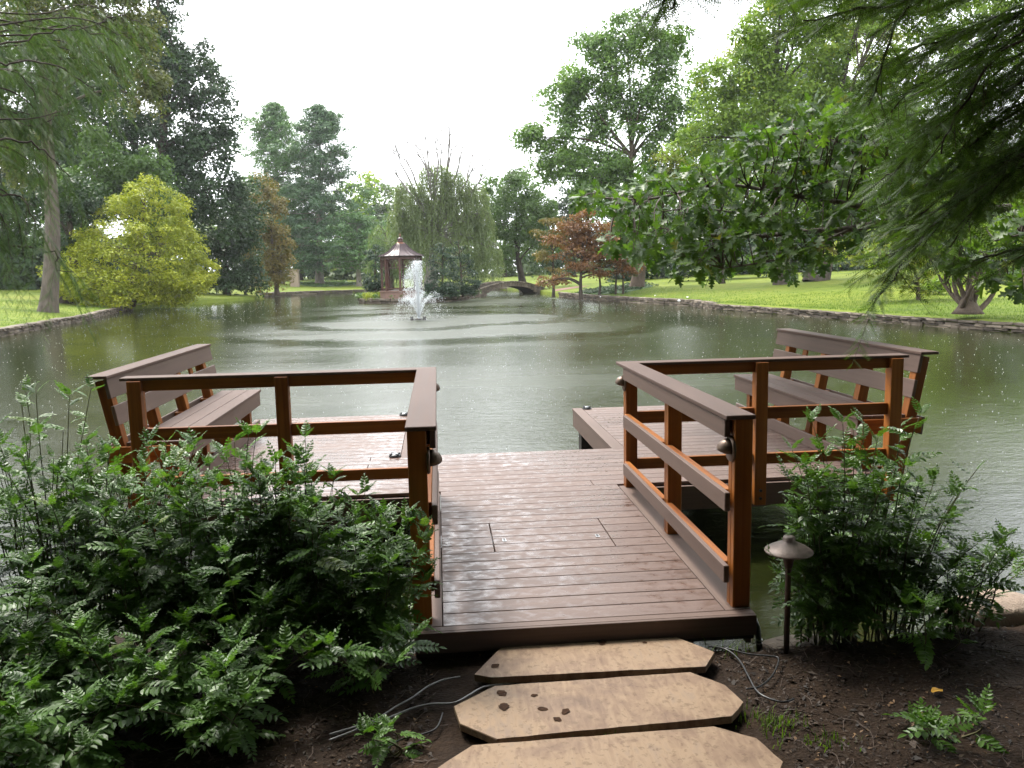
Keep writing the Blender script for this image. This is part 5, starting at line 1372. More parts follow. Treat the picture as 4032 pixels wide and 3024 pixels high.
# ------------------------------------------------------------------ fronds and leaves with a shape of their own
def frond_proto(n=10, wid=.22, hb=.023):
    V, F_ = [(0, -.006, 0), (0, .006, 0), (1, 0, 0)], [(0, 2, 1)]
    for i in range(n):
        x = .06 + .9 * i / (n - 1); l = wid * (1.0 - .55 * abs(2 * x - .85)) 
        for s_ in (-1, 1):
            b = len(V); V += [(x - hb * .8, 0, 0), (x + hb, 0, 0), (x + l * .75, s_ * l, -.02)]; F_.append((b, b + 1, b + 2))
    return np.array(V, float), np.array(F_)
FV, FF = frond_proto()
def place(protoV, protoF, P, ax, nr, L):
    ax = unit(ax); nr = unit(nr - ax * np.sum(nr * ax, 1, keepdims=True)); b = np.cross(nr, ax)
    Mx = np.stack([ax, b, nr], 2) * np.asarray(L)[:, None, None]            # columns
    V = np.einsum('nij,kj->nki', Mx, protoV) + P[:, None, :]
    F_ = (np.arange(len(P)) * len(protoV))[:, None, None] + protoF[None]
    return V.reshape(-1, 3), F_.reshape(-1, protoF.shape[1]), Mx
def as_parts(name, meshes, P, Mx, parent, rg):
    loc = np.array(parent.location)
    for p, m3 in zip(P, Mx):
        o = bpy.data.objects.new(name, meshes[rg.integers(0, len(meshes))]); C.objects.link(o); o.parent = parent
        m4 = Matrix(m3.tolist()).to_4x4(); m4.translation = Vector(p - loc); o.matrix_local = m4
def spline(pts, n):
    P = [at(*p) for p in pts]; Q = []
    for i in range(len(P) - 1):
        p0 = P[max(i - 1, 0)]; p1 = P[i]; p2 = P[i + 1]; p3 = P[min(i + 2, len(P) - 1)]
        for k in range(n):
            t = k / n; Q.append(.5 * ((2 * p1) + (-p0 + p2) * t + (2 * p0 - 5 * p1 + 4 * p2 - p3) * t * t + (-p0 + 3 * p1 - 3 * p2 + p3) * t ** 3))
    Q.append(P[-1]); return np.array(Q)

def cypress(label, trunk_xy, trunk_h, branches, mat, seed, twig_gap, twig_len, frond_L, droop, layers, r_br, extra=None, nparts=300, jit=.25, trunk_r=.3, skip=0.0):
    rg = np.random.default_rng(seed)
    B = Vector((trunk_xy[0], trunk_xy[1], float(ground_z(*trunk_xy)))); t = thing('bald_cypress', label, 'tree', B)
    m_ = MB(); TP, TR = trunk_path(rg, np.array(B) - [0, 0, .3], np.array(B) + [0, 0, trunk_h], trunk_r, trunk_r * .3, 9, .05, 1.7); m_.tube(TP, TR, 12, False)
    m_.obj('trunk', M['bark_brown'], t, True).matrix_local = Matrix.Translation(-B)
    PP, AX, NR, LL = [], [], [], []; mt = MB()
    for pts in branches:
        for ly in range(layers):
            Q = spline(pts, 6)
            if ly:
                Q = Q + rg.normal(size=3) * jit * np.array([1, 1.6, .7]) + np.cumsum(rg.normal(size=Q.shape) * jit * .09, 0)
            rr = np.linspace(r_br, .004, len(Q)); mb = MB()
            # carry the bough back to the trunk
            j = min(int(len(TP) * .75), len(TP) - 1); s0 = min(range(len(TP)), key=lambda q: abs(TP[q][2] - (Q[0][2] + .2)))
            full = [np.array(TP[s0]) * (1 - f) + Q[0] * f + np.array([0, 0, .25 * math.sin(math.pi * f)]) for f in (0, .3, .6, .85)] + list(Q)
            mb.tube(full, list(np.linspace(r_br * 1.9, r_br, 4)) + list(rr), 6, False)
            mb.obj('bough', M['bark_dark'], t, True).matrix_local = Matrix.Translation(-B)
            seg = np.linalg.norm(np.diff(Q, axis=0), axis=1); cs = np.concatenate([[0], np.cumsum(seg)])
            for s_ in np.arange(.05, cs[-1], twig_gap):
                if rg.random() < skip: continue
                p = np.array([np.interp(s_, cs, Q[:, q]) for q in range(3)]); i = min(np.searchsorted(cs, s_), len(Q) - 1); d = unit((Q[i] - Q[max(i - 1, 0)])[None])[0]
                lat = unit(np.cross(d, [0, 0, 1.])[None])[0] * rg.choice([-1, 1])
                dr = unit((d * rg.uniform(.5, 1.1) + lat * rg.uniform(.2, .9) + np.array([0, 0, -droop * rg.uniform(.3, 1.3)]))[None])[0]
                L = twig_len * rg.uniform(.5, 1.25); n = max(4, int(L / (frond_L * .155)))
                tt = np.linspace(0, 1, n)[:, None]; tw = p + dr * L * tt + np.array([0, 0, -droop * .45 * L]) * tt ** 2
                mt.tube([tw[0], tw[n // 2], tw[-1]], [.002, .0015, .0008], 3, False)
                tv = unit(np.gradient(tw, axis=0)); sd_ = unit(np.cross(tv, [0, 0, 1.]) + 1e-6) * np.where(np.arange(n) % 2, 1, -1)[:, None]
                a = tv * .8 + sd_ * .75 + np.array([0, 0, -droop * .55]) + rg.normal(size=(n, 3)) * .22
                PP.append(tw); AX.append(a); NR.append(np.array([0, 0, 1.]) + rg.normal(size=(n, 3)) * .45); LL.append(frond_L * rg.uniform(.6, 1.25, n) * (1 - .45 * tt[:, 0] ** 3))
    mt.obj('twigs', M['twig'], t).matrix_local = Matrix.Translation(-B)
    t_tw = [o for o in t.children if o.name.startswith('twigs')]
    for o in t_tw: o['kind'] = 'stuff'; o.name = 'twig_mass'
    P = np.concatenate(PP); A = np.concatenate(AX); Nn = np.concatenate(NR); L = np.concatenate(LL)
    # the nearest in view become parts of their own
    v = P - CAM; zc = v @ _f; u_ = FPX * (v @ R_AX) / zc / K + 1106; w_ = 829.5 - FPX * (v @ U_AX) / zc / K
    vis = (u_ > 0) & (u_ < 2212) & (w_ > 0) & (w_ < 1659) & (zc > 0)
    score = np.where(vis, L / zc, 0); order = np.argsort(-score); own = order[:nparts]; rest = order[nparts:]
    protos = []
    for k in range(4):
        V2 = FV.copy(); V2[:, 2] -= (.05 + .05 * k) * V2[:, 0] ** 2
        protos.append(mesh_np('frond', V2, FF, M[mat], False, np.full(len(V2), .2 + .2 * k)))
    _, _, Mx = place(FV, FF, P[own], A[own], Nn[own], L[own]); as_parts('frond', protos, P[own], Mx, t, rg)
    V_, F_, _ = place(FV, FF, P[rest], A[rest], Nn[rest], L[rest]); TOTAL[0] += len(F_)
    o = obj('crown', mesh_np('crown', V_ - np.array(B), F_, M[mat], False, np.repeat(rg.random(len(rest)), len(FV))), t); o['kind'] = 'stuff'
    if extra is not None:
        V_, F_, tn = extra(rg); o = obj('upper_crown', mesh_np('upper_crown', V_ - np.array(B), F_, M[mat], False, tn), t); o['kind'] = 'stuff'
    return t
def overhead(rg):
    """the crown goes on above and behind the viewer"""
    n = 1500
    x = rg.uniform(-8, 8, n); y = rg.uniform(-13, 2.0, n); lim = 1.59 + np.maximum(y + 3.6, 0) * .36 + 1.1
    z = np.maximum(rg.uniform(3.6, 8.5, n), lim + .9); ok = ~((y > .2) & (x < -1.0))
    ce = np.stack([x, y, z], 1)[ok]
    return leaves_from_clumps(rg, ce, rg.uniform(.5, .95, len(ce)), 42, .38, .45, .55, .7, .3)
cypress('bald cypress with feathery fronds hanging into the picture from the right edge', (5.0, -.9), 9.5, [
    [(2330, -90, 5.0), (2120, -30, 5.2), (1960, 0, 5.4), (1840, -8, 5.5), (1720, -14, 5.6)],
    [(2330, 0, 4.8), (2130, 60, 5.0), (2010, 110, 5.1), (1930, 150, 5.2), (1880, 190, 5.3)],
    [(2340, 90, 4.6), (2160, 180, 4.8), (2040, 260, 5.0), (1970, 320, 5.1), (1910, 380, 5.2)],
    [(2340, 170, 4.5), (2200, 240, 4.7), (2090, 320, 4.8), (2000, 420, 4.9), (1950, 500, 5.0)],
    [(2340, 230, 4.3), (2200, 330, 4.5), (2100, 410, 4.6), (2020, 480, 4.7), (1960, 550, 4.8), (1920, 590, 4.8)],
    [(2340, 330, 4.4), (2220, 390, 4.6), (2120, 430, 4.7), (2040, 480, 4.8)],
    [(2340, 40, 5.6), (2200, 120, 5.7), (2080, 210, 5.8), (1960, 250, 5.9)],
    [(2340, 130, 5.2), (2230, 230, 5.3), (2150, 340, 5.4), (2100, 420, 5.5)],
    [(2340, -60, 4.2), (2200, 30, 4.3), (2110, 130, 4.4), (2060, 230, 4.5)],
    [(2100, -110, 4.6), (1960, -60, 4.7), (1840, -28, 4.8), (1740, -12, 4.9)],
    [(1640, -170, 3.9), (1530, -90, 3.9), (1455, -30, 3.9), (1432, 8, 3.9)],
    ], 'lf_cyp', 91, .045, .29, .125, .14, 4, .008, overhead, 300, .12)
cypress('drooping bald cypress at the upper left edge of the picture', (-12.5, 4.6), 12, [
    [(-90, 70, 11), (60, 45, 11.2), (150, 38, 11.3), (210, 50, 11.4), (255, 75, 11.5)],
    [(-90, 110, 11.5), (70, 96, 11.6), (150, 108, 11.8), (215, 140, 12)],
    [(-90, 20, 12), (80, 30, 12), (170, 10, 12.2), (215, 18, 12.3)],
    [(-90, 160, 10.5), (20, 150, 10.6), (100, 170, 10.8), (165, 215, 11)],
    [(-90, 200, 10.2), (0, 190, 10.3), (60, 220, 10.4), (100, 270, 10.5)],
    [(-90, 270, 10), (0, 258, 10), (70, 256, 10.1), (132, 240, 10.2)],
    [(-90, 320, 9.8), (0, 315, 9.9), (60, 345, 10), (95, 390, 10)],
    [(-90, 400, 9.6), (-20, 400, 9.7), (25, 430, 9.7), (45, 500, 9.7)],
    [(-90, 450, 9.5), (-30, 470, 9.5), (5, 520, 9.5)],
    [(-90, -60, 11), (50, -90, 11.2), (150, -90, 11.4), (230, -60, 11.6)],
    [(-90, -160, 12), (40, -200, 12), (140, -190, 12), (200, -150, 12)],
    ], 'lf_cyp_far', 92, .10, .54, .14, .95, 3, .012, None, 300, .22, .12)

# ---- oak boughs at right
def oak_leaf(fold=.12, curl=.1):
    half = [(0, .004), (.10, .012), (.2, .03), (.245, .20), (.30, .15), (.315, .055), (.50, .33), (.575, .27), (.60, .07), (.80, .27), (.83, .08), (.95, .10), (1.0, 0.0)]
    V, F_ = [], []
    n = len(half)
    for x, y in half: V += [(x, 0, 0), (x, y, 0), (x, -y, 0)]
    for i in range(n - 1):
        a, b = i * 3, i * 3 + 3
        F_ += [(a, b, b + 1, a + 1), (a, a + 2, b + 2, b)]
    V = np.array(V, float); V[:, 0] -= 0.0
    V[:, 2] = np.abs(V[:, 1]) * fold * 2 - curl * V[:, 0] ** 2 + .04 * np.sin(V[:, 0] * 9) * np.abs(V[:, 1])
    return V, np.array(F_)
def oak_bough(label, limbs_, clusters, seed, nparts=300, leafL=.145, base_xy=(9.5, 4.0)):
    rg = np.random.default_rng(seed); B = Vector((base_xy[0], base_xy[1], float(ground_z(*base_xy)))); t = thing('red_oak', label, 'tree', B)
    Bn = np.array(B)
    m_ = MB(); TP, TR = trunk_path(rg, Bn - [0, 0, .3], Bn + [0, 0, 7], .26, .1, 8, .1, 1.5); m_.tube(TP, TR, 12, False); m_.obj('trunk', M['bark_oak'], t, True).matrix_local = Matrix.Translation(-B)
    nodes = []
    for pts, r0, r1 in limbs_:
        Q = spline(pts, 5); m_ = MB(); m_.tube(Q, list(np.linspace(r0, r1, len(Q))), 8, False); m_.obj('bough', M['bark_oak'], t, True).matrix_local = Matrix.Translation(-B); nodes.append(Q)
    nodes = np.concatenate(nodes); P, A, Nn, L = [], [], [], []; mt = MB()
    for (px_, py_, D) in clusters:
        e = at(px_, py_, D); j = int(np.argmin(np.linalg.norm(nodes - e, axis=1))); a = nodes[j]
        limb(mt, rg, a, e, .008, .003, .06, 5, .08)
        d = unit((e - a)[None])[0]; m = rg.integers(6, 11)
        for q in range(m):
            f = 1 - .16 * rg.random() * (q > 2); p = a + (e - a) * f
            dr = unit((d * .5 + rand_unit(rg, 1)[0] * .9 + np.array([0, 0, -.35]))[None])[0]
            P.append(p + dr * .03); A.append(dr); Nn.append(np.array([0, 0, 1.]) + rg.normal(size=3) * .55 + np.array([0, -.45, 0])); L.append(leafL * rg.uniform(.65, 1.2))
    mt.obj('twig_mass', M['twig'], t).matrix_local = Matrix.Translation(-B)
    [o for o in t.children if o.name.startswith('twig_mass')][0]['kind'] = 'stuff'
    P, A, Nn, L = map(np.array, (P, A, Nn, L)); v = P - CAM; zc = v @ _f; u_ = FPX * (v @ R_AX) / zc / K + 1106
    score = np.where(u_ < 2212, L / zc, 0); order = np.argsort(-score); own, rest = order[:nparts], order[nparts:]
    protos = []
    for k in range(6):
        V2, F2 = oak_leaf(.06 + .07 * k, .04 + .06 * (k % 3)); protos.append(mesh_np('leaf', V2, F2, M['lf_oak'], False, np.full(len(V2), (.1, .3, .45, .6, .7, 1.0)[k])))
    V2, F2 = oak_leaf()
    _, _, Mx = place(V2, F2, P[own], A[own], Nn[own], L[own]); as_parts('leaf', protos, P[own], Mx, t, rg)
    if len(rest):
        V_, F_, _ = place(V2, F2, P[rest], A[rest], Nn[rest], L[rest]); TOTAL[0] += len(F_) * 2
        o = obj('leaf_mass', mesh_np('leaf_mass', V_ - Bn, F_, M['lf_oak'], False, np.repeat(rg.random(len(rest)) ** 1.3, len(V2))), t); o['kind'] = 'stuff'
    return t
rg = np.random.default_rng(101)
def in_poly(x, y, poly):
    c = False; n = len(poly)
    for i in range(n):
        x1, y1 = poly[i]; x2, y2 = poly[(i + 1) % n]
        if (y1 > y) != (y2 > y) and x < (x2 - x1) * (y - y1) / (y2 - y1) + x1: c = not c
    return c
poly = [(1238, 424), (1300, 402), (1375, 408), (1400, 368), (1470, 372), (1540, 338), (1610, 282), (1690, 258), (1745, 228), (1800, 222), (1880, 205), (1960, 230), (2030, 300), (2000, 420), (1900, 500), (1830, 545), (1740, 590), (1660, 598), (1600, 570), (1540, 600), (1470, 590), (1400, 560), (1330, 545), (1290, 505), (1330, 470), (1290, 455)]
cl = []
while len(cl) < 500:
    x, y = rg.uniform(1235, 2030), rg.uniform(200, 605)
    if in_poly(x, y, poly): cl.append((x, y, rg.uniform(8.0, 10.2)))
oak_bough('red oak whose lobed leafy bough reaches in from the right over the pond', [
    ([(2420, 420, 8.6), (2150, 455, 8.7), (1960, 472, 8.8), (1840, 494, 8.9), (1740, 500, 9.0), (1600, 512, 9.1), (1450, 500, 9.2)], .055, .012),
    ([(1960, 472, 8.8), (1830, 440, 8.7), (1700, 420, 8.7), (1560, 400, 8.8), (1400, 430, 8.9), (1275, 425, 9.0)], .03, .007),
    ([(2150, 455, 8.7), (2000, 380, 8.9), (1860, 330, 9.1), (1740, 290, 9.3), (1620, 300, 9.4)], .032, .008),
    ([(1840, 494, 8.9), (1760, 530, 8.8), (1680, 560, 8.8), (1560, 580, 8.8)], .018, .006),
    ([(1860, 330, 9.1), (1900, 260, 9.2), (1890, 215, 9.2)], .014, .006),
    ([(1740, 500, 9.0), (1640, 470, 9.3), (1500, 450, 9.5), (1350, 470, 9.6)], .018, .006)], cl, 102)
poly2 = [(2030, 545), (2090, 500), (2160, 470), (2260, 440), (2260, 640), (2200, 630), (2140, 620), (2080, 590), (2010, 585)]
cl = []
while len(cl) < 44:
    x, y = rg.uniform(2000, 2260), rg.uniform(430, 645)
    if in_poly(x, y, poly2): cl.append((x, y, rg.uniform(7.4, 8.6)))
oak_bough('second, lower oak bough of lobed leaves at the right edge above the lawn', [([(2420, 560, 8), (2250, 560, 8), (2150, 575, 8), (2060, 570, 8)], .02, .005), ([(2420, 520, 8), (2260, 500, 8), (2150, 520, 8)], .014, .005)], cl, 103, 300, .15, (10.5, 2.0))

# ---- leafy shrubs on the near bank
def pinnate(np_, seed, L=1.0, bend=.15):
    """a compound leaf: rachis and paired leaflets, unit length along X"""
    r_ = random.Random(seed); V, F_ = [], []
    n = 7
    for i in range(n):
        x = i / (n - 1); V += [(x, -.012 * (1 - .6 * x), 0), (x, .012 * (1 - .6 * x), 0)]
    F_ += [(2 * i, 2 * i + 2, 2 * i + 3, 2 * i + 1) for i in range(n - 1)]
    def leaflet(x, ang, l):
        b = len(V); ca, sa = math.cos(ang), math.sin(ang); w_ = l * r_.uniform(.21, .29); tw = r_.uniform(-.35, .35); dz = r_.uniform(-.12, .1)
        for (u, v, z) in ((0, 0, 0), (.3, w_ / l * .9, .09), (.3, 0, 0), (.3, -w_ / l * .9, .09), (.66, w_ / l * .95, .08), (.68, 0, -.01), (.66, -w_ / l * .95, .08), (1, 0, -.06)):
            zz = z + v * tw + dz * u
            V.append((x + (u * ca - v * sa) * l, (u * sa + v * ca) * l, zz * l))
        for f in ((0, 2, 1, 1), (0, 3, 2, 2), (1, 2, 5, 4), (2, 3, 6, 5), (4, 5, 7, 7), (5, 6, 7, 7)): F_.append(tuple(b + q for q in f))
    for k in range(np_):
        x = .16 + .74 * k / (np_ - 1); l = .30 * math.sin(math.pi * (.25 + .6 * (k + .5) / np_)) * r_.uniform(.88, 1.1)
        leaflet(x, R(62) + r_.uniform(-.12, .12), l); leaflet(x + r_.uniform(-.012, .012), -R(62) + r_.uniform(-.12, .12), l)
    leaflet(.98, r_.uniform(-.15, .15), .22)
    V = np.array(V, float); V[:, 2] -= bend * V[:, 0] ** 2
    me = bpy.data.meshes.new('frond')
    F3 = [tuple(dict.fromkeys(f)) for f in F_]
    me.from_pydata([tuple(v) for v in V], [], F3); a = me.attributes.new('tint', 'FLOAT', 'POINT'); a.data.foreach_set('value', np.full(len(V), r_.random(), np.float32)); me.update()
    return me
def frond_set(mat, seed):
    out_ = []
    for k in range(8):
        me = pinnate(5 + k % 4, seed + k, bend=.05 + .08 * (k % 4)); me.materials.append(M[mat]); out_.append(me)
    return out_
FS = {'a': frond_set('lf_shrub', 1), 'b': frond_set('lf_shrub_r', 31), 'c': frond_set('lf_shrub_new', 61)}
def shrub(label, x, y, h, nst, spread, fs, seed, lean=(0, 0), fl=.138, maxf=300, z0=None, group='leafy shrubs on the near bank', t0=.25, gap=.034, hvar=(.5, 1.18)):
    rg = np.random.default_rng(seed); zb = mulch_z(x, y) if z0 is None else z0; B = Vector((x, y, zb)); Bn = np.array(B)
    t = thing('leafy_shrub', label, 'shrub', B, group); P, A, Nn, L = [], [], [], []; 
    for s_ in range(nst):
        a = rg.uniform(0, 2 * math.pi); b0 = np.array([math.cos(a), math.sin(a) * .6, 0]) * rg.uniform(.02, spread * .45)
        b0[2] = max(mulch_z(x + b0[0], y + b0[1]), -.62) - zb
        hh = h * rg.uniform(*hvar); out_ = np.array([math.cos(a), math.sin(a) * .7, 0]) * spread * rg.uniform(.1, .75) + np.array([lean[0], lean[1], 0]) * rg.uniform(.5, 1.2)
        n = 10; tt = np.linspace(0, 1, n)[:, None]; Q = b0 + out_ * tt ** 1.6 + np.array([0, 0, hh]) * (tt - .08 * tt ** 3) + np.array([rg.normal(), rg.normal(), 0]) * .02 * np.sin(tt * 5)
        m_ = MB(); m_.tube(Q, list(np.linspace(.0042, .0016, n)), 4, False); m_.obj('stem', M['stem'], t, True)
        m = max(3, int(hh * (1 - t0) / gap)); ph = rg.uniform(0, 6)
        for q in range(m):
            f = t0 + (1 - t0) * (q + rg.random() * .5) / m; f = min(f, .995)
            p = np.array([np.interp(f, tt[:, 0], Q[:, c]) for c in range(3)]); az = ph + q * 2.4 + rg.normal() * .3
            el = (-.05 + .95 * f ** 2.2) + rg.normal() * .2
            d = np.array([math.cos(az) * math.cos(el), math.sin(az) * math.cos(el), math.sin(el)])
            P.append(p + Bn); A.append(d); Nn.append(np.array([0, 0, 1.]) + d * -.2 + rg.normal(size=3) * .28 + (np.array([math.cos(az), math.sin(az), 0]) * -.9 if el > .6 else 0)); L.append(fl * rg.uniform(.75, 1.2) * (1 - .5 * max(0, f - .7) / .3))
        # tip
        for q in range(4):
            az = q * 1.6 + rg.random(); P.append(Q[-1] + Bn); A.append(np.array([math.cos(az) * .55, math.sin(az) * .55, rg.uniform(.5, 1.1)])); Nn.append(np.array([-math.cos(az), -math.sin(az), .6]) + rg.normal(size=3) * .2); L.append(fl * rg.uniform(.4, .65))
    P, A, Nn, L = map(np.array, (P, A, Nn, L)); o_ = rg.permutation(len(P))[:maxf]
    _, _, Mx = place(FV, FF, P[o_], A[o_], Nn[o_], L[o_]); as_parts('frond', FS[fs], P[o_], Mx, t, rg)
    return t
shrub('tall leafy shrub at the far left edge, its tip the highest of the thicket', -2.58, .28, 1.2, 30, .36, 'a', 201, hvar=(.6, 1.12))
shrub('leafy shrub below the left bench back', -2.1, .22, .98, 22, .36, 'a', 202)
shrub('leafy shrub in front of the end post of the left railing', -1.72, .2, .98, 22, .34, 'a', 203)
shrub('leafy shrub in front of the middle post of the left railing', -1.36, .14, .92, 22, .32, 'a', 204)
shrub('leafy shrub leaning over the deck edge by the near left post', -1.02, .0, .66, 15, .26, 'a', 205, (.14, -.02))
shrub('low dark shrub at the lower left edge of the picture', -2.42, -.32, .62, 18, .36, 'a', 206)
shrub('low dark shrub with arching fronds at lower left', -1.98, -.38, .5, 16, .38, 'a', 207)
shrub('bushy shrub between the low left ones and the railing', -1.62, -.1, .6, 18, .34, 'a', 208)
shrub('sparse shrub with bright new fronds in the middle of the left thicket', -1.5, -.22, .42, 5, .25, 'c', 209, (0, -.05), .15)
shrub('drooping shrub at the right-hand foot of the left thicket', -1.12, -.2, .34, 8, .3, 'a', 210, (.05, -.12), .15)
shrub('leafy shrub behind the path lamp', 1.04, .02, .84, 22, .28, 'b', 221, (0, 0), .155)
shrub('tallest leafy shrub in front of the right railing', 1.2, .04, 1.08, 28, .34, 'b', 222, (-.02, 0), .15)
shrub('leafy shrub at the right with thin fronds against the water', 1.4, .06, .80, 24, .34, 'b', 223, (.1, 0), .14)
shrub('low leafy shrub by the flat boulders at the right edge', 1.66, -.02, .46, 16, .3, 'b', 224, (.08, 0), .13)
shrub('small sprig with light fronds in front of the right shrubs', 1.36, -.3, .3, 4, .3, 'c', 225, (0, -.1), .13, group=None)
shrub('thin sprig beside the path lamp', .98, -.06, .42, 5, .2, 'b', 226, (-.14, 0), .13, group=None)
shrub('broken sprig with pale leaflets lying on the mulch', 1.12, -.86, .09, 4, .34, 'c', 227, (.05, 0), .15, group=None, t0=.15, hvar=(.6, 1.4))
shrub('small seedling at the bottom edge left of the slabs', -.92, -.72, .13, 4, .12, 'c', 228, (0, 0), .1, group=None, t0=.2)

shrub('dark ground-hugging shrub filling the lower left corner', -2.15, -.72, .42, 18, .42, 'a', 211, (0, 0), .16, t0=.15)
shrub('dark shrub with trailing fronds beside the grey cables', -1.6, -.5, .34, 14, .4, 'a', 212, (0, -.05), .16, t0=.15)
shrub('leafy shrub filling the middle of the left thicket', -1.85, .02, .78, 20, .4, 'a', 213)
shrub('leafy shrub between the left railing posts, slightly taller than its neighbours', -1.55, .24, .9, 20, .34, 'a', 214)
shrub('leafy shrub by the water between the bench end and the far left shrub', -2.3, .1, .98, 24, .34, 'a', 215, hvar=(.6, 1.12))
shrub('leafy shrub filling the thicket towards the dock corner', -1.2, .04, .72, 18, .32, 'a', 216)
# ---- litter, grass tufts, stones
rg = np.random.default_rng(301); n = 20000
x = np.clip(rg.normal(0, 1.3, n), -3.3, 3.3); y = rg.uniform(-1.75, .05, n)
ins = (x > -.8) & (x < .44) & (y < -.02) & (y > -1.2); keep = ~ins | (rg.random(n) < .0); x, y = x[keep], y[keep]; n = len(x)
z = np.array([mulch_z(a, b) for a, b in zip(x, y)]) + .004
P = np.stack([x, y, z], 1); L = rg.uniform(.005, .026, n) * np.where(rg.random(n) < .06, 1.9, 1)
V_, F_ = leaf_quads(rg, P, np.stack([rg.normal(size=n) * .35, rg.normal(size=n) * .35, np.ones(n)], 1), rand_unit(rg, n), L, L * rg.uniform(.15, .6, n), .3)
o = obj('mulch_litter', mesh_np('mulch_litter', V_, F_, M['litter'], False, np.repeat(rg.random(n) ** 1.5, 4))); o['kind'] = 'stuff'; tag(o, 'bark chips and shed leaves littering the mulch', 'leaf litter')
mt = MB(); rr_ = random.Random(9)
for i in range(1000):
    a, b = rr_.uniform(-2.8, 2.6), rr_.uniform(-1.5, .02)
    if -.82 < a < .48 and b < -.0: continue
    z = mulch_z(a, b) + .006; an = rr_.uniform(0, 6.3); l = rr_.uniform(.03, .13); mt.tube([(a, b, z), (a + l * .5 * math.cos(an), b + l * .5 * math.sin(an), z + rr_.uniform(0, .02)), (a + l * math.cos(an + .3), b + l * math.sin(an + .3), z + .003)], .0016, 3, False)
o = mt.obj('fallen_twigs', M['twig']); o['kind'] = 'stuff'; tag(o, 'thin dry twigs strewn over the mulch', 'twigs')
def tuft(label, x, y, w_, d_, n, h, seed, z=None):
    rg = np.random.default_rng(seed); px_ = x + rg.normal(size=n) * w_; py_ = y + rg.normal(size=n) * d_
    z = np.array([mulch_z(a, b) for a, b in zip(px_, py_)]); L = h * rg.uniform(.4, 1.2, n)
    V, F_ = [], []
    for i in range(n):
        a = rg.uniform(0, 6.3); b = len(V); dx, dy = math.cos(a), math.sin(a); w2 = .0022; le = rg.uniform(.2, .8)
        for f, ww in ((0, 1), (.5, .8), (1, .05)):
            c = np.array([px_[i] + dx * L[i] * le * f * f, py_[i] + dy * L[i] * le * f * f, z[i] + L[i] * f * (1 - .25 * f * le)])
            V += [c - [dy * w2 * ww, -dx * w2 * ww, 0], c + [dy * w2 * ww, -dx * w2 * ww, 0]]
        F_ += [(b, b + 1, b + 3, b + 2), (b + 2, b + 3, b + 5, b + 4)]
    o = obj('grass_tuft', mesh_np('grass_tuft', np.array(V), np.array(F_), M['grass'], False, np.repeat(rg.random(n), 6))); o['kind'] = 'stuff'
    return tag(o, label, 'grass')
tuft('grass growing in the gap between the middle and nearest slabs', -.14, -.775, .13, .008, 110, .045, 1)
tuft('grass tuft beside the right end of the nearest slab', .48, -.72, .06, .04, 120, .05, 2)
tuft('sparse grass right of the grass tuft, near the bottom edge', .62, -.86, .07, .03, 70, .04, 3)
tuft('few grass blades standing beside the dock corner', .52, -.1, .05, .03, 16, .09, 4)
def rock(label, c, d, seed, mat='brick', rot=0):
    bm = bmesh.new(); bmesh.ops.create_icosphere(bm, subdivisions=3, radius=1)
    for v in bm.verts:
        q = v.co.copy(); q = Vector([math.copysign(abs(a) ** .62, a) for a in q]); v.co = q * (1 + .16 * mn.noise(q * 1.7 + Vector((seed, 0, 0))) + .05 * mn.noise(q * 5 + Vector((seed, 3, 0))))
        v.co = Vector((v.co.x * d[0] / 2, v.co.y * d[1] / 2, v.co.z * d[2] / 2))
    me = bpy.data.meshes.new('rock'); bm.to_mesh(me); bm.free(); me.materials.append(M[mat])
    me.polygons.foreach_set('use_smooth', np.ones(len(me.polygons), bool))
    o = obj('rock', me, None, c); o.rotation_euler = (0, 0, rot); return tag(o, label, 'rock', 'rocks along the near bank')
rock('flat tan boulder behind the right shrubs at the water edge', (2.02, .2, -.16), (.5, .3, .18), 1, 'brick', .2)
rock('pale flat boulder cut off by the right edge of the picture', (2.32, .02, -.17), (.42, .34, .16), 2, 'brick', -.3)
rock('mossy stone just right of the dock corner', (.92, .06, -.25), (.34, .2, .16), 3, 'stone', .1)
rock('tan stone seen through the stems of the left thicket', (-1.52, .2, -.28), (.3, .2, .16), 4, 'brick', .4)
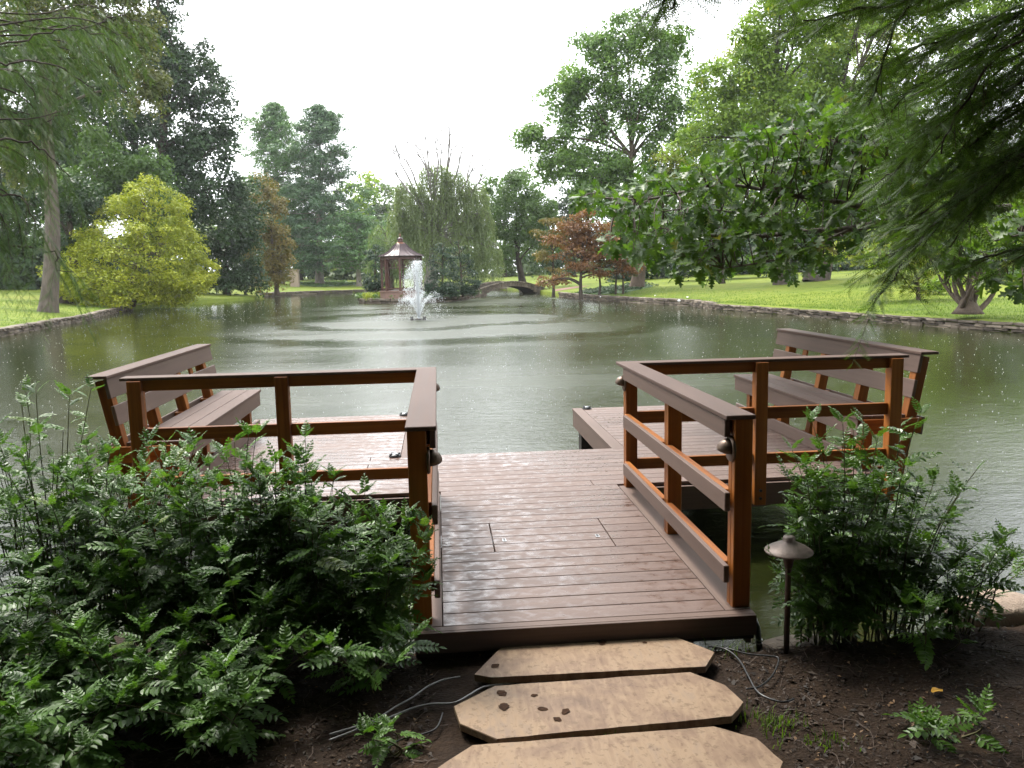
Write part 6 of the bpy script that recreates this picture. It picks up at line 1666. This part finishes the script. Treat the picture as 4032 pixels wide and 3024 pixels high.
rock('rounded stone left of the near left post', (-1.06, .16, -.27), (.26, .18, .15), 5, 'stone', .2)
rock('stone under the lowest fronds of the left thicket', (-2.0, .36, -.34), (.4, .22, .18), 6, 'stone', 0)

# ---- trees at the viewer's back, which shade the near bank
for i, (x, y, hh) in enumerate(((-9, -9, 11), (-3, -14, 13), (4, -13, 12), (10, -8, 12), (-15, -2, 11), (14, -1, 11))):
    rg = np.random.default_rng(400 + i); B = np.array([x, y, float(ground_z(x, y))]); t = thing('shade_tree', ('broad shade tree behind the viewer to the left', 'shade tree straight behind the viewer', 'shade tree behind the viewer to the right', 'shade tree beyond the cypress at right', 'shade tree on the bank off to the left', 'shade tree on the bank off to the right')[i], 'tree', tuple(B))
    m_ = MB(); TP, TR = trunk_path(rg, B - [0, 0, .3], B + [0, 0, hh * .8], .3, .1, 8, .2); m_.tube(TP, TR, 8, False); m_.obj('trunk', M['bark_dark'], t, True).matrix_local = Matrix.Translation(-Vector(B))
    n = 150; d = rand_unit(rg, n) * (.5 + .5 * rg.random((n, 1))); ce = B + [0, 0, hh * .62] + d * [hh * .42, hh * .42, hh * .45]
    V_, F_, tn = leaves_from_clumps(rg, ce, rg.uniform(.8, 1.4, n), 38, .62, .6, .6, .8)
    o = obj('crown', mesh_np('crown', V_ - B, F_, M['lf_mid'], False, tn), t); o['kind'] = 'stuff'

wood_band('rear_wood', 'garden wood behind the viewer', 108, 266, 8.5, 17, 12, 1000, 1.7, .85, 'lf_mid', 84, per=26)
# ---- rainy air
hz = MB(); hz.box((0, 40, 23.4), (1300, 1300, 51.4)); 
m, n_h, o_h = new_mat('rain_haze'); pv = N(n_h, 'ShaderNodeVolumePrincipled'); pv.inputs['Color'].default_value = (.93, .96, 1, 1); pv.inputs['Density'].default_value = .00022; pv.inputs['Anisotropy'].default_value = .3
n_h.links.new(pv.outputs[0], o_h.inputs['Volume'])
HAZE = True
if HAZE:
    hzo = hz.obj('haze', m); hzo['kind'] = 'stuff'
print('LEAF TRIS', TOTAL[0])
